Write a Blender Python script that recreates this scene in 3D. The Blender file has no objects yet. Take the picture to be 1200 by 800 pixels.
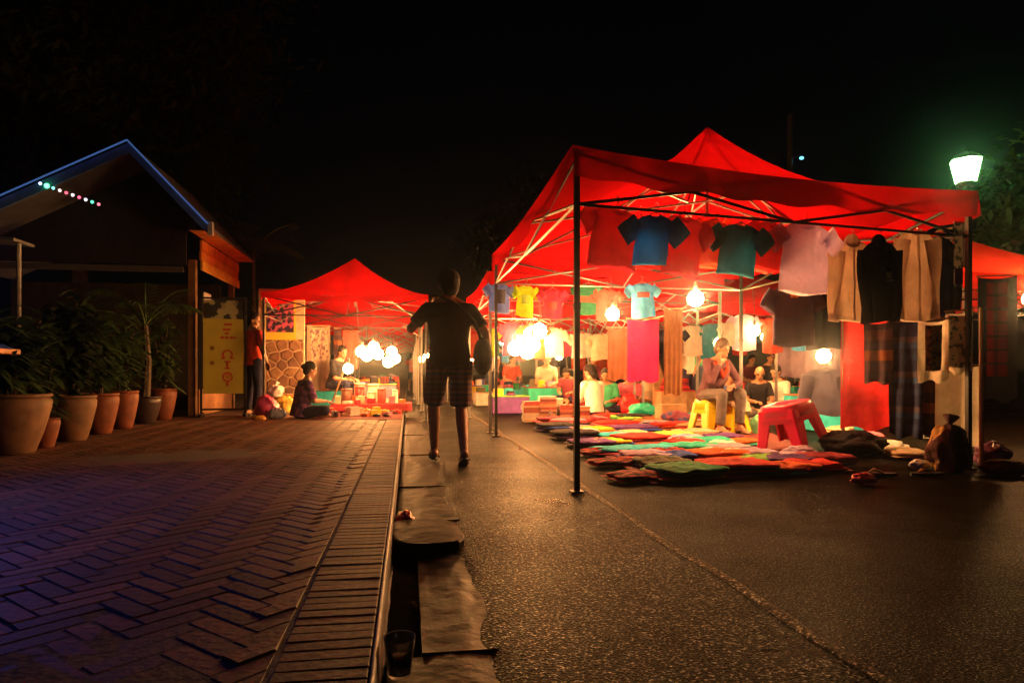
import bpy, bmesh, math, random
from mathutils import Vector, Matrix, Euler, noise
R = math.radians
random.seed(7)
sc = bpy.context.scene
col = sc.collection

# ------------------------------------------------------------------ camera, world, added ambient sun, exposure
CAMH = 0.80
TH = math.atan(122 / 800)          # the lens looks a little to the right of the street's direction
cd = bpy.data.cameras.new('camera'); cam = bpy.data.objects.new('camera', cd); col.objects.link(cam)
cam.location = (0, 0, CAMH); cam.rotation_euler = (R(90), 0, -TH)
cd.sensor_width = 36; cd.lens = 24; cd.shift_y = 37 / 1200; cd.clip_start = 0.05; cd.clip_end = 2000
sc.camera = cam
w = bpy.data.worlds.new('World'); sc.world = w; w.use_nodes = True
nt = w.node_tree; bg = nt.nodes['Background']
sky = nt.nodes.new('ShaderNodeTexSky'); sky.sky_type = 'NISHITA'; sky.sun_disc = False
sky.sun_elevation = R(8); sky.sun_rotation = R(210)
nt.links.new(sky.outputs[0], bg.inputs[0]); bg.inputs[1].default_value = 0.00010
sl = bpy.data.lights.new('ambient_sun', 'SUN'); sl.energy = 0.004; sl.angle = R(0.5); sl.color = (0.8, 0.88, 1)  # very weak sun lamp added for ambient shape, no such source in the sky
ambient_sun = bpy.data.objects.new('ambient_sun', sl); col.objects.link(ambient_sun); ambient_sun.rotation_euler = (R(55), 0, R(30))
vs = sc.view_settings; vs.view_transform = 'Standard'; vs.look = 'None'; vs.gamma = 1; vs.exposure = 1.2; vs.use_curve_mapping = False
sc.render.engine = 'CYCLES'
sc.cycles.use_denoising = True; sc.cycles.max_bounces = 6; sc.cycles.diffuse_bounces = 3; sc.cycles.glossy_bounces = 2
sc.cycles.transmission_bounces = 6; sc.cycles.transparent_max_bounces = 8
sc.cycles.sample_clamp_indirect = 4; sc.cycles.use_light_tree = True
sc.cycles.caustics_reflective = False; sc.cycles.caustics_refractive = False

# ------------------------------------------------------------------ where things stand
sT, cT = math.sin(TH), math.cos(TH)
def P(px, py, d):
    """world point seen at photo position px,py at d metres along the viewing axis"""
    xc = (px - 600) / 800 * d
    return Vector((xc * cT + d * sT, -xc * sT + d * cT, CAMH + (437 - py) / 800 * d))
def G(px, py, z=0.0):
    return P(px, py, 800 * (CAMH - z) / (py - 437))
def proj(X, Y, Z):
    xc = X * cT - Y * sT; d = X * sT + Y * cT
    return 600 + 800 * xc / d, 437 - 800 * (Z - CAMH) / d, d

# ------------------------------------------------------------------ materials
MATS = {}
def _new(name):
    m = bpy.data.materials.new(name); m.use_nodes = True
    n = m.node_tree; b = n.nodes['Principled BSDF']
    return m, n, b
def noise_node(n, scale, detail=4, rough=0.55, coord='Object'):
    tc = n.nodes.new('ShaderNodeTexCoord'); t = n.nodes.new('ShaderNodeTexNoise')
    t.inputs['Scale'].default_value = scale; t.inputs['Detail'].default_value = detail; t.inputs['Roughness'].default_value = rough
    n.links.new(tc.outputs[coord], t.inputs['Vector']); return t
def ramp(n, src, stops):
    r = n.nodes.new('ShaderNodeValToRGB'); e = r.color_ramp.elements
    while len(e) < len(stops): e.new(0.5)
    for k, (p, c) in enumerate(stops):
        e[k].position = p; e[k].color = (*c, 1)
    n.links.new(src, r.inputs[0]); return r
def bump(n, b, src, strength, dist):
    bp = n.nodes.new('ShaderNodeBump'); bp.inputs['Strength'].default_value = strength; bp.inputs['Distance'].default_value = dist
    n.links.new(src, bp.inputs['Height']); n.links.new(bp.outputs[0], b.inputs['Normal']); return bp
def sc3(c, k): return tuple(max(0, min(1, x * k)) for x in c)

def plain(name, c, rough=0.6, var=0.25, scale=8, bmp=0.15, bd=0.01, metal=0, spec=0.5):
    if name in MATS: return MATS[name]
    m, n, b = _new(name)
    t = noise_node(n, scale)
    r = ramp(n, t.outputs['Fac'], [(0.3, sc3(c, 1 - var)), (0.7, sc3(c, 1 + var))])
    n.links.new(r.outputs[0], b.inputs['Base Color'])
    b.inputs['Roughness'].default_value = rough; b.inputs['Metallic'].default_value = metal
    b.inputs['Specular IOR Level'].default_value = spec
    if bmp: bump(n, b, t.outputs['Fac'], bmp, bd)
    MATS[name] = m; return m

def fabric(name, c, trans=0.3, var=0.18, scale=6, bmp=0.5, c2=None, pscale=14, sat=1.0, tc2=None):
    """cloth: diffuse front with light coming through, soft folds and a weave"""
    if name in MATS: return MATS[name]
    m, n, b = _new(name)
    t = noise_node(n, scale, 3)
    r = ramp(n, t.outputs['Fac'], [(0.3, sc3(c, 1 - var)), (0.7, sc3(c, 1 + var))])
    src = r.outputs[0]
    if c2:
        t2 = noise_node(n, pscale, 2, 0.5)
        r2 = ramp(n, t2.outputs['Fac'], [(0.5, (0, 0, 0)), (0.56, (1, 1, 1))])
        mx = n.nodes.new('ShaderNodeMix'); mx.data_type = 'RGBA'
        n.links.new(r2.outputs[0], mx.inputs[0]); n.links.new(src, mx.inputs[6]); mx.inputs[7].default_value = (*c2, 1)
        src = mx.outputs[2]
    n.links.new(src, b.inputs['Base Color'])
    b.inputs['Roughness'].default_value = 0.85; b.inputs['Specular IOR Level'].default_value = 0.2
    tw = noise_node(n, scale * 2.2, 3)
    bp = bump(n, b, tw.outputs['Fac'], bmp, 0.03)
    if trans:
        tr = n.nodes.new('ShaderNodeBsdfTranslucent'); n.links.new(src, tr.inputs[0]); n.links.new(bp.outputs[0], tr.inputs['Normal'])
        mix = n.nodes.new('ShaderNodeMixShader'); mix.inputs[0].default_value = trans
        n.links.new(b.outputs[0], mix.inputs[1]); n.links.new(tr.outputs[0], mix.inputs[2])
        n.links.new(mix.outputs[0], n.nodes['Material Output'].inputs[0])
    MATS[name] = m; return m

def banded(name, cols, axis=2, freq=3.0, c2=None, rough=0.85):
    """woven cloth with stripes across it"""
    if name in MATS: return MATS[name]
    m, n, b = _new(name)
    tc = n.nodes.new('ShaderNodeTexCoord'); sx = n.nodes.new('ShaderNodeSeparateXYZ')
    n.links.new(tc.outputs['Object'], sx.inputs[0])
    ma = n.nodes.new('ShaderNodeMath'); ma.operation = 'MULTIPLY'; ma.inputs[1].default_value = freq
    n.links.new(sx.outputs[axis], ma.inputs[0])
    fr = n.nodes.new('ShaderNodeMath'); fr.operation = 'FRACT'; n.links.new(ma.outputs[0], fr.inputs[0])
    r = ramp(n, fr.outputs[0], [(k / len(cols), c) for k, c in enumerate(cols)]); r.color_ramp.interpolation = 'CONSTANT'
    src = r.outputs[0]
    if c2:
        m2 = n.nodes.new('ShaderNodeMath'); m2.operation = 'MULTIPLY'; m2.inputs[1].default_value = freq * 1.3
        n.links.new(sx.outputs[0], m2.inputs[0])
        f2 = n.nodes.new('ShaderNodeMath'); f2.operation = 'FRACT'; n.links.new(m2.outputs[0], f2.inputs[0])
        r2 = ramp(n, f2.outputs[0], [(0, (0, 0, 0)), (0.6, (1, 1, 1))]); r2.color_ramp.interpolation = 'CONSTANT'
        mx = n.nodes.new('ShaderNodeMix'); mx.data_type = 'RGBA'; mx.blend_type = 'MULTIPLY'
        mx.inputs[7].default_value = (*c2, 1); n.links.new(r2.outputs[0], mx.inputs[0]); n.links.new(src, mx.inputs[6]); src = mx.outputs[2]
    n.links.new(src, b.inputs['Base Color']); b.inputs['Roughness'].default_value = rough
    b.inputs['Specular IOR Level'].default_value = 0.2
    t = noise_node(n, 9, 3); bump(n, b, t.outputs['Fac'], 0.5, 0.03)
    MATS[name] = m; return m

def emit(name, c, s):
    if name in MATS: return MATS[name]
    m, n, b = _new(name); n.nodes.remove(b)
    e = n.nodes.new('ShaderNodeEmission'); e.inputs[0].default_value = (*c, 1); e.inputs[1].default_value = s
    n.links.new(e.outputs[0], n.nodes['Material Output'].inputs[0]); MATS[name] = m; return m

def glass(name, c, rough=0.08):
    if name in MATS: return MATS[name]
    m, n, b = _new(name)
    b.inputs['Base Color'].default_value = (*c, 1); b.inputs['Roughness'].default_value = rough
    b.inputs['Transmission Weight'].default_value = 0.85; b.inputs['IOR'].default_value = 1.3
    MATS[name] = m; return m

def asphalt(name, c, agg, wet, bd):
    m, n, b = _new(name)
    tc = n.nodes.new('ShaderNodeTexCoord')
    v = n.nodes.new('ShaderNodeTexVoronoi'); v.inputs['Scale'].default_value = agg; n.links.new(tc.outputs['Object'], v.inputs['Vector'])
    big = noise_node(n, 0.9, 5, 0.6); fine = noise_node(n, agg * 0.8, 4, 0.7)
    r = ramp(n, big.outputs['Fac'], [(0.3, sc3(c, 0.65)), (0.7, sc3(c, 1.4))])
    mx = n.nodes.new('ShaderNodeMix'); mx.data_type = 'RGBA'; mx.blend_type = 'MULTIPLY'; mx.inputs[0].default_value = 0.8
    r3 = ramp(n, fine.outputs['Fac'], [(0.44, (0.05, 0.05, 0.05)), (0.56, (0.6, 0.6, 0.6)), (0.64, (3.2, 3.0, 2.6))])
    n.links.new(r.outputs[0], mx.inputs[6]); n.links.new(r3.outputs[0], mx.inputs[7]); n.links.new(mx.outputs[2], b.inputs['Base Color'])
    rr = ramp(n, big.outputs['Fac'], [(0.35, (wet, wet, wet)), (0.68, (wet + 0.22,) * 3)])
    n.links.new(rr.outputs[0], b.inputs['Roughness'])
    sp_ = ramp(n, fine.outputs['Fac'], [(0.52, (0.005, 0.005, 0.005)), (0.60, (0.03, 0.03, 0.03)), (0.68, (0.55, 0.55, 0.55))]); n.links.new(sp_.outputs[0], b.inputs['Specular IOR Level'])
    ad = n.nodes.new('ShaderNodeMath'); ad.operation = 'ADD'
    n.links.new(v.outputs['Distance'], ad.inputs[0]); n.links.new(fine.outputs['Fac'], ad.inputs[1])
    bump(n, b, ad.outputs[0], 0.75, bd); MATS[name] = m; return m

M_ROAD = asphalt('asphalt_coarse', (0.011, 0.0078, 0.0056), 115, 0.26, 0.018)
M_ROAD2 = asphalt('asphalt_fine', (0.008, 0.0055, 0.004), 150, 0.30, 0.012)
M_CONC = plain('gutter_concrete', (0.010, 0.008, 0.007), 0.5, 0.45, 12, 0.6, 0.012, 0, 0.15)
M_KERB = plain('kerb_concrete', (0.16, 0.15, 0.14), 0.5, 0.3, 9, 0.4, 0.015)
M_SAND = plain('brick_bed_sand', (0.07, 0.045, 0.035), 0.9, 0.4, 30, 0.5, 0.01)
M_LINE = asphalt('worn_line_paint', (0.16, 0.12, 0.08), 90, 0.3, 0.012)
BRICKM = [plain('brick_%d' % k, c, 0.62, 0.35, 40, 0.55, 0.006, 0, 0.3) for k, c in enumerate([(0.16, 0.075, 0.048), (0.125, 0.062, 0.042), (0.185, 0.09, 0.058), (0.105, 0.058, 0.042)])]
M_STEEL = plain('black_steel', (0.02, 0.02, 0.022), 0.4, 0.3, 20, 0.1, 0.002)
M_GALV = plain('galvanised_steel', (0.28, 0.27, 0.26), 0.35, 0.2, 12, 0.05, 0.002, metal=0.8)
M_RED = fabric('red_canopy_cloth', (0.50, 0.003, 0.006), 0.38, 0.2, 1.6, 0.35)
M_RED.node_tree.nodes['Principled BSDF'].inputs['Specular IOR Level'].default_value = 0.0
M_ORED = fabric('orange_red_canopy_cloth', (0.65, 0.022, 0.008), 0.42, 0.2, 1.6, 0.35)
M_WOOD = plain('pale_wood', (0.42, 0.25, 0.12), 0.6, 0.3, 7, 0.3, 0.01)
M_DWOOD = plain('dark_timber', (0.02, 0.014, 0.011), 0.7, 0.4, 6, 0.4, 0.02)
M_OWOOD = plain('orange_varnished_wood', (0.58, 0.19, 0.04), 0.5, 0.35, 5, 0.3, 0.01)
M_YWOOD = plain('yellow_painted_wood', (0.75, 0.42, 0.08), 0.5, 0.2, 6, 0.3, 0.01)
M_TERRA = plain('terracotta', (0.24, 0.07, 0.03), 0.6, 0.3, 9, 0.3, 0.01)
M_TERRA2 = plain('pale_terracotta', (0.22, 0.12, 0.06), 0.65, 0.35, 7, 0.35, 0.012)
M_DPOT = plain('dark_glazed_pot', (0.05, 0.03, 0.03), 0.4, 0.3, 9, 0.2, 0.01)
M_SOIL = plain('soil', (0.03, 0.02, 0.015), 0.95, 0.4, 40, 0.6, 0.02)
M_LEAF = [fabric('leaf_%d' % k, c, 0.3, 0.3, 5, 0.1) for k, c in enumerate([(0.045, 0.09, 0.03), (0.07, 0.12, 0.04), (0.035, 0.06, 0.025)])]
M_BARK = plain('bark', (0.09, 0.065, 0.045), 0.85, 0.4, 14, 0.7, 0.03)
M_BULB = emit('bulb_white', (1.0, 0.44, 0.125), 100)
M_BULBFAR = emit('bulb_white_far', (1.0, 0.44, 0.125), 62)
M_BULBMAIN = emit('bulb_main', (1.0, 0.47, 0.15), 410)
M_SOCK = plain('lamp_socket', (0.05, 0.045, 0.04), 0.4, 0.1)
M_CORD = plain('black_cord', (0.03, 0.03, 0.03), 0.5, 0.2, 20, 0)
M_SKIN = plain('skin', (0.40, 0.20, 0.115), 0.5, 0.12, 12, 0.08, 0.004)
M_SKIN2 = plain('skin_tan', (0.33, 0.155, 0.085), 0.5, 0.12, 12, 0.08, 0.004)
M_HAIR = plain('black_hair', (0.012, 0.009, 0.008), 0.75, 0.4, 60, 0.7, 0.006, 0, 0.2)
M_GHAIR = plain('greying_hair', (0.10, 0.07, 0.055), 0.5, 0.4, 60, 0.7, 0.006)
M_EYE = plain('eye_dark', (0.015, 0.01, 0.01), 0.2, 0.1, 10, 0)
M_LIP = plain('lips', (0.30, 0.09, 0.07), 0.45, 0.1, 10, 0)
M_RUBBER = plain('dark_rubber', (0.025, 0.022, 0.02), 0.6, 0.2)
M_CARD = plain('cardboard', (0.40, 0.25, 0.13), 0.8, 0.2, 8, 0.2, 0.005)
M_PAPER = plain('white_paper', (0.72, 0.70, 0.66), 0.7, 0.1, 8, 0.1, 0.004)

# ------------------------------------------------------------------ mesh helpers
class MB:
    def __init__(s): s.v = []; s.f = []
    def add(s, vs, fs):
        o = len(s.v); s.v += [Vector(v) for v in vs]; s.f += [tuple(i + o for i in f) for f in fs]; return s
    def box(s, c, d, rot=None, taper=1.0):
        hx, hy, hz = d[0] / 2, d[1] / 2, d[2] / 2; vs = []
        for z, k in ((-hz, 1), (hz, taper)):
            for x, y in ((-hx, -hy), (hx, -hy), (hx, hy), (-hx, hy)): vs.append(Vector((x * k, y * k, z)))
        if rot is not None: vs = [rot @ v for v in vs]
        vs = [v + Vector(c) for v in vs]
        return s.add(vs, [(3, 2, 1, 0), (4, 5, 6, 7), (0, 1, 5, 4), (1, 2, 6, 5), (2, 3, 7, 6), (3, 0, 4, 7)])
    def bbox(s, c, d, b=0.004, rot=None):
        """box with chamfered top and bottom edges"""
        hx, hy, hz = d[0] / 2, d[1] / 2, d[2] / 2; vs = []
        for z, k in ((-hz, b), (-hz + b, 0), (hz - b, 0), (hz, b)):
            for x, y in ((-1, -1), (1, -1), (1, 1), (-1, 1)): vs.append(Vector((x * (hx - k), y * (hy - k), z)))
        if rot is not None: vs = [rot @ v for v in vs]
        fs = [(3, 2, 1, 0), (12, 13, 14, 15)]
        for r in range(3):
            for k in range(4): fs.append((r * 4 + k, r * 4 + (k + 1) % 4, r * 4 + 4 + (k + 1) % 4, r * 4 + 4 + k))
        return s.add([v + Vector(c) for v in vs], fs)
    def rings(s, rings, cap=True, closed=True):
        n = len(rings[0]); vs = [p for r in rings for p in r]; fs = []
        for a in range(len(rings) - 1):
            for k in range(n if closed else n - 1):
                fs.append((a * n + k, a * n + (k + 1) % n, (a + 1) * n + (k + 1) % n, (a + 1) * n + k))
        if cap and closed:
            fs.append(tuple(range(n - 1, -1, -1))); fs.append(tuple((len(rings) - 1) * n + k for k in range(n)))
        return s.add(vs, fs)
    def tube(s, pts, rad, n=8, cap=True):
        pts = [Vector(p) for p in pts]
        if not isinstance(rad, (list, tuple)): rad = [rad] * len(pts)
        rs = []; up = None
        for k, p in enumerate(pts):
            t = (pts[min(k + 1, len(pts) - 1)] - pts[max(k - 1, 0)]).normalized()
            if up is None: up = Vector((0, 0, 1)) if abs(t.z) < 0.9 else Vector((1, 0, 0))
            x = t.cross(up).normalized(); y = x.cross(t).normalized(); up = y
            rs.append([p + (x * math.cos(a) + y * math.sin(a)) * rad[k] for a in [2 * math.pi * j / n for j in range(n)]])
        return s.rings(rs, cap)
    def lathe(s, prof, n=20, c=(0, 0, 0), cap=True):
        c = Vector(c)
        return s.rings([[c + Vector((r * math.cos(2 * math.pi * j / n), r * math.sin(2 * math.pi * j / n), z)) for j in range(n)] for r, z in prof], cap)
    def ell(s, c, r, m=None, seg=12, rg=8):
        if not isinstance(r, (tuple, list)): r = (r, r, r)
        rs = []
        for a in range(1, rg):
            ph = math.pi * a / rg
            ring = [Vector((r[0] * math.sin(ph) * math.cos(2 * math.pi * j / seg), r[1] * math.sin(ph) * math.sin(2 * math.pi * j / seg), -r[2] * math.cos(ph))) for j in range(seg)]
            rs.append(ring)
        vs = [p for q in rs for p in q] + [Vector((0, 0, -r[2])), Vector((0, 0, r[2]))]
        if m is not None: vs = [m @ v for v in vs]
        vs = [v + Vector(c) for v in vs]; fs = []; N = len(rs)
        for a in range(N - 1):
            for k in range(seg): fs.append((a * seg + k, a * seg + (k + 1) % seg, (a + 1) * seg + (k + 1) % seg, (a + 1) * seg + k))
        b, t = N * seg, N * seg + 1
        for k in range(seg):
            fs.append((b, (k + 1) % seg, k)); fs.append((t, (N - 1) * seg + k, (N - 1) * seg + (k + 1) % seg))
        return s.add(vs, fs)
    def cap(s, a, b, ra, rb, n=10):
        """tapered limb with round ends"""
        a, b = Vector(a), Vector(b); t = (b - a).normalized()
        pts = [a - t * ra * 0.9, a - t * ra * 0.55, a, b, b + t * rb * 0.55, b + t * rb * 0.9]
        return s.tube(pts, [ra * 0.3, ra * 0.8, ra, rb, rb * 0.8, rb * 0.3], n)
    def grid(s, nu, nv, fn):
        vs = [fn(i / nu, j / nv) for j in range(nv + 1) for i in range(nu + 1)]
        return s.add(vs, [(j * (nu + 1) + i, j * (nu + 1) + i + 1, (j + 1) * (nu + 1) + i + 1, (j + 1) * (nu + 1) + i) for j in range(nv) for i in range(nu)])
    def mesh(s, name, mat, smooth=False):
        me = bpy.data.meshes.new(name); me.from_pydata([tuple(v) for v in s.v], [], s.f); me.update()
        if mat: me.materials.append(mat)
        if smooth:
            me.polygons.foreach_set('use_smooth', [True] * len(me.polygons))
        return me
    def build(s, name, mat, parent=None, smooth=False, loc=None):
        o = bpy.data.objects.new(name, s.mesh(name, mat, smooth)); col.objects.link(o)
        if parent: o.parent = parent
        if loc is not None: o.location = loc
        return o

def tag(o, label=None, cat=None, group=None, kind=None):
    if label: o['label'] = label
    if cat: o['category'] = cat
    if group: o['group'] = group
    if kind: o['kind'] = kind
    return o
def thing(name, label, cat, loc=(0, 0, 0), rz=0, group=None, rx=0, ry=0):
    o = bpy.data.objects.new(name, None); col.objects.link(o); o.empty_display_size = 0.1
    o.location = loc; o.rotation_euler = (rx, ry, rz)
    return tag(o, label, cat, group)
def copy_tree(o, parent=None):
    c = o.copy(); col.objects.link(c); c.parent = parent
    for ch in list(o.children): copy_tree(ch, c)
    return c
def remesh(o, vox, sm=4):
    m = o.modifiers.new('union', 'REMESH'); m.mode = 'VOXEL'; m.voxel_size = vox; m.use_smooth_shade = True
    if sm:
        k = o.modifiers.new('soften', 'SMOOTH'); k.factor = 0.5; k.iterations = sm
    return o

# ------------------------------------------------------------------ the setting: road, gutter, pavement
KX = -0.075                                   # kerb line
g = MB()
g.add([(-120, -30, -0.20), (120, -30, -0.20), (120, 260, -0.20), (-120, 260, -0.20)], [(0, 1, 2, 3)])
tag(g.build('ground', plain('dry_earth', (0.10, 0.08, 0.06), 0.9, 0.3, 0.5, 0.3, 0.05)), kind='structure')
r_ = MB()                                     # coarse asphalt lane with a gently uneven surface
def road_pt(x0, x1, y0, y1):
    def f(u, v):
        y = y0 + (y1 - y0) * v ** 2.2; xl = x0 + 0.06 * noise.noise((7, y * 1.4, 0)) + 0.025 * noise.noise((3, y * 6, 0)); x = xl + (x1 - xl) * u
        return (x, y, 0.002 * noise.noise((x * 1.7, y * 1.3, 0)) - 0.0035 - 0.010 * max(0, 1 - (x - xl) / 0.05))
    return f
r_.grid(60, 300, road_pt(0.225, 1.30, -2, 120))
tag(r_.build('road', M_ROAD, None, True), kind='structure')
r2 = MB()
def overlay(u, v):
    y = -2 + 122 * v ** 2.2
    e = 1.14 + 0.05 * noise.noise((0, y * 1.1, 3)) + 0.02 * noise.noise((0, y * 6, 5))
    x = e + (60 - e) * u ** 3
    return (x, y, 0.001 - 0.008 * max(0, 1 - (x - e) / 0.09))
r2.grid(60, 300, overlay)
tag(r2.build('market_road', M_ROAD2, None, True), kind='structure')
ln = MB()                                     # worn line along the seam of the two surfaces
def seam(u, v):
    y = 1 + 13 * v
    x = 1.20 + 0.05 * noise.noise((0, y * 1.1, 3)) + 0.05 * u * (1 + 0.35 * noise.noise((u * 2, y * 4, 9)))
    return (x, y, 0.0032 + 0.0008 * math.sin(math.pi * u) - (0.003 if u in (0, 1) else 0))
ln.grid(4, 220, seam)
tag(ln.build('road_line', M_LINE, None, True), kind='structure')
# gutter: concrete slabs with a broken stretch where water stands
gt = thing('gutter', None, None); tag(gt, kind='structure')
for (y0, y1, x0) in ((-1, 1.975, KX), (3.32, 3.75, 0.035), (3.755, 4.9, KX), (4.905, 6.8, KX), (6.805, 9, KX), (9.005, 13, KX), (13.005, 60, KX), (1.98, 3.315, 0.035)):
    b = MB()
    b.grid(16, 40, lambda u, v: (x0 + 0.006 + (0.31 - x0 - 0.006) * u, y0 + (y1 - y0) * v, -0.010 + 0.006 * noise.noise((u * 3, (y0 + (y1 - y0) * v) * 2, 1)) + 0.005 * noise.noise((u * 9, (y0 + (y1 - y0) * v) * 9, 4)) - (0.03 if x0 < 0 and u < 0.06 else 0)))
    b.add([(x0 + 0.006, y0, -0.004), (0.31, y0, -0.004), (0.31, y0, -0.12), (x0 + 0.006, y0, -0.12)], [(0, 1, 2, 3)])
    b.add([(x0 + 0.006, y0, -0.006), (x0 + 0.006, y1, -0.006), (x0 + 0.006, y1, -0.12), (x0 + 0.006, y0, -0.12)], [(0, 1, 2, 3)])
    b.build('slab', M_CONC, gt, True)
# standing water in the broken stretch
mw, n_, b_ = _new('dark_water'); b_.inputs['Base Color'].default_value = (0.012, 0.010, 0.008, 1); b_.inputs['Roughness'].default_value = 0.06
tn = noise_node(n_, 7, 2); bump(n_, b_, tn.outputs['Fac'], 0.12, 0.02)
wm = MB(); wm.grid(4, 12, lambda u, v: (KX + 0.2 * u, 1.9 + 1.9 * v, -0.026))
tag(wm.build('gutter_water', mw), kind='structure')
# a rounded concrete lid lying over the hole
lid = MB()
prof = [(0.97, -0.03), (1.0, -0.022), (1.0, 0.012), (0.96, 0.022), (0.0, 0.026)]
def sq(a, r): 
    c, s = math.cos(a), math.sin(a); k = (abs(c) ** 3.2 + abs(s) ** 3.2) ** (-1 / 3.2); return Vector((c * k * 0.17 * r, s * k * 0.235 * r, 0))
lid.rings([[sq(2 * math.pi * j / 28, max(r, 0.02)) + Vector((0, 0, z)) for j in range(28)] for r, z in prof])
lo = lid.build('drain_cover', M_CONC, None, False, (0.085, 3.30, 0.026))
lo.rotation_euler = (R(2), R(1), R(8)); tag(lo, 'grey rounded concrete cover lying over the wet gap in the gutter', 'drain cover')

# pavement: sand bed, kerb and every brick
PZ = 0.10
pv = thing('pavement', None, None); tag(pv, kind='structure')
MB().add([(-60, -3, PZ - 0.0045), (KX - 0.02, -3, PZ - 0.0045), (KX - 0.02, 90, PZ - 0.0045), (-60, 90, PZ - 0.0045)], [(0, 1, 2, 3)]).build('bed', M_SAND, pv)
kb = MB()
kb.grid(6, 120, lambda u, v: [(KX - 0.013, -3 + 93 * v, PZ - 0.02), (KX - 0.012, -3 + 93 * v, PZ - 0.002), (KX - 0.006, -3 + 93 * v, PZ - 0.001 + 0.003 * noise.noise((0, v * 400, 0))), (KX, -3 + 93 * v, PZ - 0.008), (KX + 0.004, -3 + 93 * v, 0.03), (KX + 0.003, -3 + 93 * v, -0.06), (KX + 0.003, -3 + 93 * v, -0.19)][round(u * 6)])
kb.build('kerb_edge', M_KERB, pv, True)
BL, BW, HW = 0.228, 0.076, 0.058
bricks = []                                   # (x, y, angle, length)
y = -1.0
while y < 12.2:
    bricks.append((KX - 0.014 - BL / 2, y, 9.0)); y += HW + random.uniform(-0.001, 0.003)
XE = KX - 0.014 - BL - 0.012
c45 = math.cos(R(45))
def hb(limit):
    for i in range(-150, 260):
        for j in range(-60, 60):
            # herringbone cells of 3:1 bricks in the turned frame
            a0 = (i + 3 * j) * BW; b0 = (i - 3 * j) * BW
            for kind in (0, 1):
                if kind == 0: a, b, ang = a0 + 1.5 * BW, b0 + 0.5 * BW, 0
                else: a, b, ang = a0 + 0.5 * BW + 0, b0 + 2.5 * BW, 90
                x = (a - b) * c45; yy = (a + b) * c45
                yield x, yy, ang + 45
seen = set(); cuts = []
for x, yy, ang in hb(0):
    x += XE - 3.3
    if not (-7.6 < x < XE + 0.11 and 0.2 < yy < 12.0): continue
    key = (round(x, 2), round(yy, 2), ang)
    if key in seen: continue
    seen.add(key)
    px, py, d = proj(x, yy, PZ)
    if d < 1.2 or px < -160: continue
    (bricks if x < XE - 0.108 else cuts).append((x, yy, R(ang)))
def size_px(b):
    px, py, d = proj(b[0], b[1], PZ)
    if d < 1 or not (-5 < px < 1205) or py > 806: return 0
    return 1 / d
bricks.sort(key=size_px, reverse=True)
bv = []
for k in range(4):
    m = MB(); m.bbox((0, 0, -0.02), (BL - 0.006, BW - 0.005, 0.04), 0.004)
    bv.append(m.mesh('brick', BRICKM[k]))
hv = []
for k in range(4):
    m = MB(); m.bbox((0, 0, -0.02), (BL - 0.006, HW - 0.004, 0.04), 0.003)
    hv.append(m.mesh('brick', BRICKM[k]))
restm = [MB() for _ in range(4)]
for i, (x, yy, a) in enumerate(bricks):
    k = random.randrange(4); hd_ = a == 9.0; a = 0.0 if hd_ else a
    z = PZ + random.uniform(-0.0015, 0.001) + 0.010 * noise.noise((x * 0.9, yy * 0.9, 4)); e = Euler((random.gauss(0, 0.005), random.gauss(0, 0.006), a + random.gauss(0, 0.012)))
    if i < 230:
        o = bpy.data.objects.new('brick', (hv if hd_ else bv)[k]); col.objects.link(o); o.parent = pv; o.location = (x, yy, z); o.rotation_euler = e
    else:
        restm[k].bbox(Vector((x, yy, z - 0.02)), (BL - 0.006, (HW if hd_ else BW) - 0.006, 0.04), 0.005, e.to_matrix())
for k in range(4):
    tag(restm[k].build('brick_field', BRICKM[k], pv), kind='stuff')

# bricks cut to the border course
cutrest = MB()
for x, yy, a in cuts:
    e = Matrix.Rotation(a, 2)
    poly = [Vector((x, yy)) + e @ Vector((u * (BL - 0.006) / 2, v * (BW - 0.007) / 2)) for u, v in ((-1, -1), (1, -1), (1, 1), (-1, 1))]
    out = []
    for k in range(4):
        p, q = poly[k], poly[(k + 1) % 4]
        if p.x <= XE: out.append(p)
        if (p.x <= XE) != (q.x <= XE): out.append(p + (q - p) * ((XE - p.x) / (q.x - p.x)))
    if len(out) < 3: continue
    c = sum(out, Vector((0, 0))) / len(out); h = PZ + random.uniform(-0.004, 0.003); n = len(out)
    m = MB(); m.rings([[(p.x, p.y, h - 0.05) for p in out], [(p.x, p.y, h - 0.005) for p in out], [tuple(p + (c - p).normalized() * 0.004) + (h,) for p in out]])
    if proj(x, yy, PZ)[2] < 3.2: m.build('brick', BRICKM[random.randrange(4)], pv)
    else: cutrest.add(m.v, m.f)
tag(cutrest.build('cut_brick_field', BRICKM[0], pv), kind='stuff')

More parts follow.
